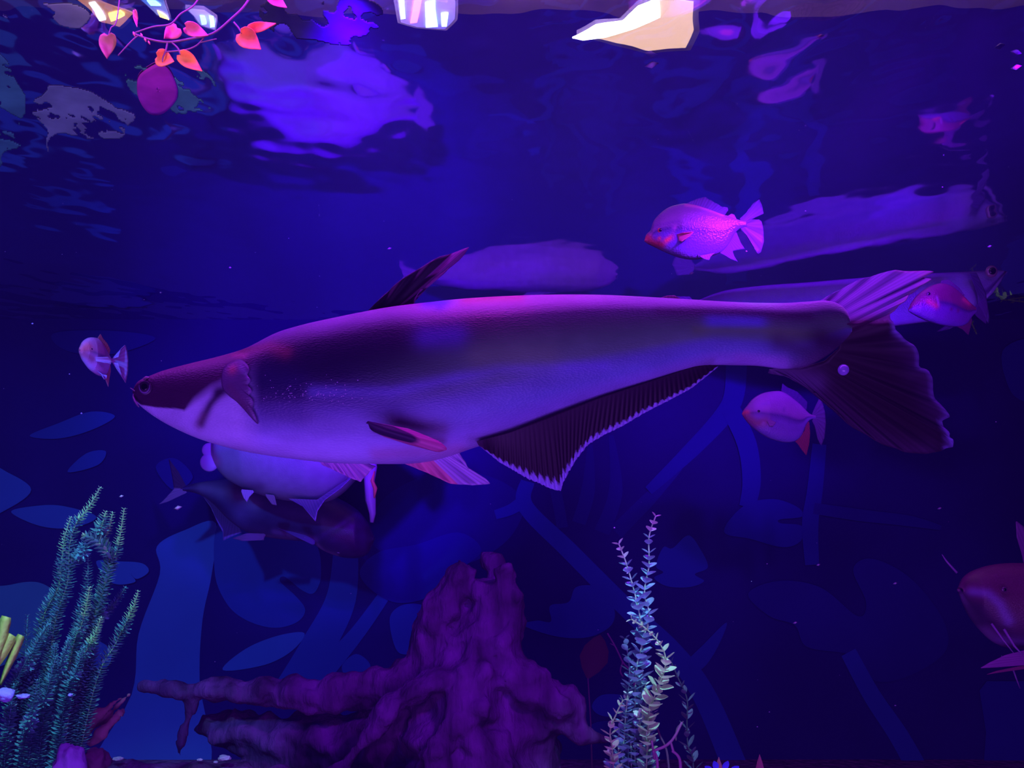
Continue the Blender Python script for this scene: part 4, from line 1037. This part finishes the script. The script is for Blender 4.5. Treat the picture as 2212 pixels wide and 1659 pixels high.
def heart(tip, stem, wd, m, dy=0.0, fold=.3):
    a = np.array(stem, float); b = np.array(tip, float); d = b - a; nn2 = np.array((-d[1], d[0])) / np.hypot(*d)
    V = []; fc = []; N_ = 14
    for i in range(N_ + 1):
        t = i / N_; wv = wd / 2 * (np.interp(t, [0, .06, .2, .4, .65, .85, 1], [.35, .75, 1, .95, .62, .28, .02]))
        for s_ in (-1, -.6, -.25, 0, .25, .6, 1):
            q = a + d * t + nn2 * wv * s_ - (d * .10 * abs(s_) * (1 - t) if t < .2 else 0)
            V.append(P(q[0], q[1], Yv + dy - fold * wv * abs(s_) * Yv / F + .006 * math.sin(4 * t + s_)))
    for i in range(N_):
        for j in range(6): fc.append((i * 7 + j, i * 7 + j + 1, (i + 1) * 7 + j + 1, (i + 1) * 7 + j))
    o = mesh('leaf', sub(V, orgv), fc, m, vine); md = o.modifiers.new('t', 'SOLIDIFY'); md.thickness = .0008


heart((437, 153), (390, 118), 32, m_vl); heart((376, 132), (340, 122), 38, m_vl); heart((355, 84), (382, 60), 36, m_vp)
heart((450, 76), (402, 58), 30, m_vp); heart((564, 106), (520, 72), 44, m_vl, .0); heart((596, 50), (540, 62), 22, m_vl)
heart((232, 127), (232, 76), 38, m_vb); heart((620, 16), (582, -10), 26, m_vp); heart((297, 58), (290, 24), 9, m_vp)
for pts in ([(288, 72, 0, 2), (320, 84, 0, 2.2), (362, 91, 0, 2.4), (410, 84, 0, 2.4), (460, 72, 0, 2.4), (500, 40, 0, 2.4), (530, 10, 0, 2.4), (560, -40, 0, 2.4)],
            [(362, 91, 0, 2), (358, 110, 0, 2), (352, 124, 0, 1.6), (351, 134, 0, 1.2)], [(370, 91, 0, 1.6), (384, 104, 0, 2), (390, 118, 0, 1.6)],
            [(358, 112, 0, 1.6), (400, 108, 0, 1.8), (425, 98, 0, 1.6), (440, 82, 0, 1.8)], [(288, 72, 0, 1.6), (330, 58, 0, 1.8), (368, 52, 0, 1.8), (390, 30, 0, 1.8), (420, 10, 0, 1.8), (450, -40, 0, 2)],
            [(505, 48, 0, 2), (515, 60, 0, 2), (522, 72, 0, 1.6)], [(255, 120, 0, 1.2), (285, 88, 0, 1.6), (300, 76, 0, 1.4)], [(432, 92, 0, 1.2), (450, 88, 0, 1.6), (468, 84, 0, 1)],
            [(234, 78, 0, 1.2), (240, 60, 0, 1.4), (252, 44, 0, 1.2), (262, -40, 0, 1.2)]):
    V = []; fc = []; p, rr = curve3(pts, Yv, 5); tube(V, fc, sub(p, orgv), rr, 7); mesh('stem', V, fc, m_vs, vine)
for k, (x, y_, r_) in enumerate([(288, 74, 5), (304, 76, 4), (312, 86, 4.5), (320, 92, 4)]):
    V = []; fc = []; tube(V, fc, sub([P(x, y_ - r_, Yv), P(x + 2, y_, Yv), P(x + 4, y_ + r_, Yv)], orgv), [r_ * .3 * Yv / F, r_ * .6 * Yv / F, r_ * .2 * Yv / F], 7); mesh('bud', V, fc, m_vp, vine)

# a magenta oval and thin patches on the surface, reflections put into colour
def on_surface(px, py, dz=-.004):
    Y = H * F / (HY - py); x = (px - CX) * Y / F; return Vector((x, Y, H + dz + wave(x, Y)))


def floater(name, pts, m, label, cat, group=None, dz=-.0022, kind=None, per=6):
    q = catmull(pts, per, closed=True); c = q.mean(axis=0); o0 = on_surface(c[0], c[1], dz)
    V = []; fc = []; K = 7; n_ = len(q)
    for k in range(K + 1):
        for p in q:
            a = c + (p - c) * k / K; s_ = on_surface(a[0], a[1], dz); V.append(s_ - o0)
    for k in range(K):
        for i in range(n_): fc.append((k * n_ + i, k * n_ + (i + 1) % n_, (k + 1) * n_ + (i + 1) % n_, (k + 1) * n_ + i))
    o = mesh(name, V, fc, m, loc=o0); md = o.modifiers.new('t', 'SOLIDIFY'); md.thickness = .0012; return tag(o, label, cat, group, kind)


m_mag = mat('magenta_reflection', (.72, .05, .55), .5, .2, var=.35, vscale=14)
floater('reflection_oval', [(340, 140), (362, 150), (376, 172), (384, 200), (378, 222), (352, 246), (326, 248), (306, 228), (296, 200), (302, 165)], m_mag,
        'magenta oval on the surface standing in for a reflection, below the orange vine', 'leaf')

m_refl = mat('grey_reflection', (.30, .42, .42), .8, .1, var=.35, vscale=12)
m_refld = mat('dusky_reflection', (.05, .07, .14), .8, .1, var=.35, vscale=12)
m_reflt = mat('teal_reflection', (.08, .36, .30), .8, .1, var=.35, vscale=12)


def patch(poly, thr, sc_, seed, m, label):  # ragged flat patch whose colour stands in for a mirrored image
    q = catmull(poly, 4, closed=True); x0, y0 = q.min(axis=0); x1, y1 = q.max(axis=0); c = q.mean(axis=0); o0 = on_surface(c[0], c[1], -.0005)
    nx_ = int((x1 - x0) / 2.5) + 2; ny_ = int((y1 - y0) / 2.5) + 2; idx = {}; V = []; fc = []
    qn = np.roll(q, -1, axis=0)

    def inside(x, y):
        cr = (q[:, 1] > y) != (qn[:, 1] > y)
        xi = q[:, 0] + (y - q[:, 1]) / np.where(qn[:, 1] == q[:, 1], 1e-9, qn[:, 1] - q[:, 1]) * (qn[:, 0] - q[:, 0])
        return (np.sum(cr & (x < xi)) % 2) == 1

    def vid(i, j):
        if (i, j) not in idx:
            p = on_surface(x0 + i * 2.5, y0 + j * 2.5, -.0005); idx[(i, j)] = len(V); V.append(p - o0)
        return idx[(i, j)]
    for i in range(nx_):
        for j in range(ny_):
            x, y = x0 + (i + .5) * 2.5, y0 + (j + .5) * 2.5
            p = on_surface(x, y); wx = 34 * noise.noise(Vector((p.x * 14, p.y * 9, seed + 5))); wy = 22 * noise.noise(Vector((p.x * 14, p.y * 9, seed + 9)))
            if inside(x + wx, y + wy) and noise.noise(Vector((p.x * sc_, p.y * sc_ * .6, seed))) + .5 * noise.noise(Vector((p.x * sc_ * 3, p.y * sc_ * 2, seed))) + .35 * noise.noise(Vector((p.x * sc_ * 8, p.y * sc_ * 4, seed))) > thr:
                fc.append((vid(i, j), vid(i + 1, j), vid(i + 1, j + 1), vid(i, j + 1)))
    o = mesh('reflection_patch', V, fc, m, loc=o0); md = o.modifiers.new('t', 'SOLIDIFY'); md.thickness = .0003
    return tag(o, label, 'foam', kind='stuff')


patch([(70, 240), (100, 190), (150, 190), (210, 205), (290, 250), (270, 275), (250, 292), (190, 300), (130, 296), (105, 325), (104, 300)], -.20, 14, 3.0, m_refl, 'grey-violet film of painted reflection with holes on the surface at upper left')
patch([(-20, 100), (20, 125), (50, 160), (44, 230), (42, 300), (20, 330), (-20, 370)], -.12, 11, 8.0, m_reflt, 'teal film of painted reflection at the left edge beside the grey-violet one')
patch([(260, 180), (300, 150), (390, 150), (450, 180), (480, 215), (440, 238), (390, 250), (300, 215)], -.04, 13, 13.0, m_reflt, 'ragged teal film of painted reflection around the magenta oval')
patch([(-20, 14), (60, 4), (150, 10), (200, 40), (170, 60), (90, 46), (40, 30), (-20, 40)], -.05, 9, 19.0, m_refl, 'grey film of painted reflection in the top left corner')
patch([(560, 20), (640, -10), (760, -10), (820, 30), (800, 75), (700, 95), (600, 70)], -.05, 9, 27.0, m_refld, 'grey film of painted reflection right of the orange vine')

# lamps and strips above the water
def lamp(name, pts, z, col, st, label, parts=()):
    """flat luminaire above the water: pts are photo pixels seen on the plane of height z"""
    def up(px, py, zz):      # follow the sight line up to the water, bend it there, and carry on to the lamp's height
        d = Vector(((px - CX) / F, 1, (HY - py) / F)).normalized(); S = d * (H / d.z)
        hx, hy = d.x * 1.02, d.y * 1.02; dz_ = math.sqrt(max(1 - hx * hx - hy * hy, .01)); q = (zz - H) / dz_
        return Vector((S.x + hx * q, S.y + hy * q, zz))
    c = np.mean(np.array(pts, float), axis=0); o0 = up(c[0], c[1], z); t_ = thing(name, o0, label, 'lamp')
    def plate(nm, pp, zz, m, th=.012):
        bm = bmesh.new(); vs = [bm.verts.new(up(a, b, zz) - o0) for a, b in pp]; f_ = bm.faces.new(vs)
        r_ = bmesh.ops.extrude_face_region(bm, geom=[f_])
        for e_ in r_['geom']:
            if isinstance(e_, bmesh.types.BMVert): e_.co.z += th
        bmesh.ops.recalc_face_normals(bm, faces=bm.faces[:]); me = bpy.data.meshes.new(nm); bm.to_mesh(me); bm.free(); me.materials.append(m)
        o = bpy.data.objects.new(nm, me); COL.objects.link(o); o.parent = t_; return o
    hs = [(c[0] + (a - c[0]) * 1.12, c[1] + (b - c[1]) * 1.12) for a, b in pts]
    plate('housing', hs, z + .004, mat(name + '_housing', (.2, .2, .3), .5))
    plate('diffuser', pts, z, mat(name + '_glow', (.8, .8, .8), .5, emit=col, estr=st), .003)
    for pp, cc, ss in parts: plate('light_strip', pp, z - .004, mat(name + '_strip', (.8, .8, .8), .5, emit=cc, estr=ss * 1.0), .003)
    return t_


lamp('ceiling_lamp', [(1262, 70), (1300, 52), (1345, 44), (1385, 8), (1440, -10), (1500, 0), (1500, 60), (1480, 100), (1400, 106), (1330, 92)], 1.05, (1.0, .60, .26), 3.6,
     'large warm ceiling lamp shining through the surface, top right of centre',
     [([(1236, 80), (1290, 50), (1345, 38), (1380, 6), (1420, -10), (1425, 30), (1370, 58), (1310, 78), (1260, 86)], (.9, .95, 1.0), 40)])
lamp('stage_light', [(858, 0), (985, 0), (980, 40), (960, 60), (900, 54), (866, 44)], 1.0, (.03, .03, 1.0), 3.2, 'blue stage light with white and red beams at top centre',
     [([(862, 2), (872, 2), (876, 36), (866, 38)], (.5, .9, 1.0), 14), ([(896, 0), (912, 0), (900, 44), (886, 46)], (1, .12, .3), 14), ([(918, 12), (938, 12), (946, 54), (920, 56)], (.4, .85, 1.0), 14), ([(952, 30), (966, 30), (964, 54), (954, 54)], (.5, .9, 1), 14)])
lamp('stage_light', [(160, -6), (210, -8), (290, 40), (262, 56), (220, 48)], 1.0, (.9, .3, .08), 2.2, 'orange and white stage light at the top left corner',
     [([(190, 6), (205, 0), (232, 44), (216, 46)], (.5, .7, 1.0), 16), ([(238, 34), (262, 30), (272, 40), (244, 48)], (1, .6, .08), 14)])
lamp('stage_light', [(300, -6), (350, -6), (362, 46), (336, 38)], 1.0, (.10, .2, 1.0), 2.6, 'striped blue and yellow stage light above the orange vine',
     [([(318, 2), (336, 2), (346, 14), (326, 16)], (.25, .7, 1.0), 14), ([(338, 30), (356, 40), (360, 48), (342, 42)], (1, .65, .10), 14)])
lamp('stage_light', [(402, 22), (440, 22), (466, 44), (462, 62), (432, 52)], 1.0, (.03, .12, 1.0), 3.2, 'small blue stage light right of the striped one',
     [([(430, 40), (440, 40), (444, 52), (434, 52)], (.15, .6, 1.0), 14), ([(450, 38), (460, 38), (462, 58), (452, 58)], (.2, .7, 1.0), 14)])

# ------------------------------------------------------------------ bubbles and drifting specks
m_bub = mat('bubble', (.35, .25, .75), .08, 1.0, alpha=.6)
bm = bmesh.new(); bmesh.ops.create_uvsphere(bm, u_segments=20, v_segments=14, radius=12 * 1.08 / F); me = bpy.data.meshes.new('bubble'); bm.to_mesh(me); bm.free()
me.polygons.foreach_set('use_smooth', [True] * len(me.polygons)); me.materials.append(m_bub)
o = bpy.data.objects.new('bubble', me); COL.objects.link(o); o.location = P(1822, 799, 1.08); tag(o, 'round bubble clinging to the base of the big tail fin', 'bubble')
V = []; fc = []
pt = [(841, 537, 1.6, 3.5), (497, 578, 1.7, 3), (2160, 103, 1.35, 9), (2195, 145, 1.35, 9), (1772, 86, 1.35, 8), (1408, 140, 1.35, 11), (384, 1097, 1.6, 7), (262, 1072, 1.6, 4), (1494, 590, 1.6, 4), (1327, 1140, 1.7, 2.5),
      (1355, 1238, 1.7, 2.5), (1768, 1220, 2.2, 3.5), (1718, 1345, 2.2, 4), (1657, 1218, 2.2, 2), (1636, 1570, 2.2, 2), (1934, 1524, 2.2, 2.5), (1934, 1260, 2.2, 4), (2030, 1098, 2.2, 4), (176, 893, 1.8, 3), (70, 699, 1.8, 3),
      (347, 632, 1.8, 2.5), (150, 808, 1.8, 2), (1662, 1538, 2.2, 2), (1740, 456, 1.8, 2.5), (1726, 298, 1.8, 2), (2138, 532, 1.8, 4), (1612, 543, 1.45, 3), (2036, 404, 1.8, 2)]
for k in range(90):
    x, y_ = random.gauss(672, 52), random.gauss(846, 14); pt.append((x, y_, .955 + .02 * random.random(), random.uniform(.7, 1.9)))
for k in range(60):
    pt.append((random.uniform(0, 2212), random.uniform(200, 1500), random.uniform(1.3, 2.6), random.uniform(.6, 1.5)))
for x, y_, Y, r_ in pt:
    c = P(x, y_, Y); R = r_ * Y / F; b0 = len(V)
    sx = 1.4 if r_ > 3 else 1
    for d in ((1, 0, 0), (-1, 0, 0), (0, 1, 0), (0, -1, 0), (0, 0, .7), (0, 0, -.7)):
        V.append(c + Vector((d[0] * sx, d[1], d[2] + .35 * d[0] * (sx > 1))) * R)
    for f_ in ((0, 2, 4), (2, 1, 4), (1, 3, 4), (3, 0, 4), (2, 0, 5), (1, 2, 5), (3, 1, 5), (0, 3, 5)): fc.append(tuple(b0 + k for k in f_))
o = mesh('floating_specks', V, fc, mat('speck', (.55, .50, .75), .4, .5)); tag(o, 'tiny pale specks and bubbles drifting through the water', 'specks', kind='stuff')
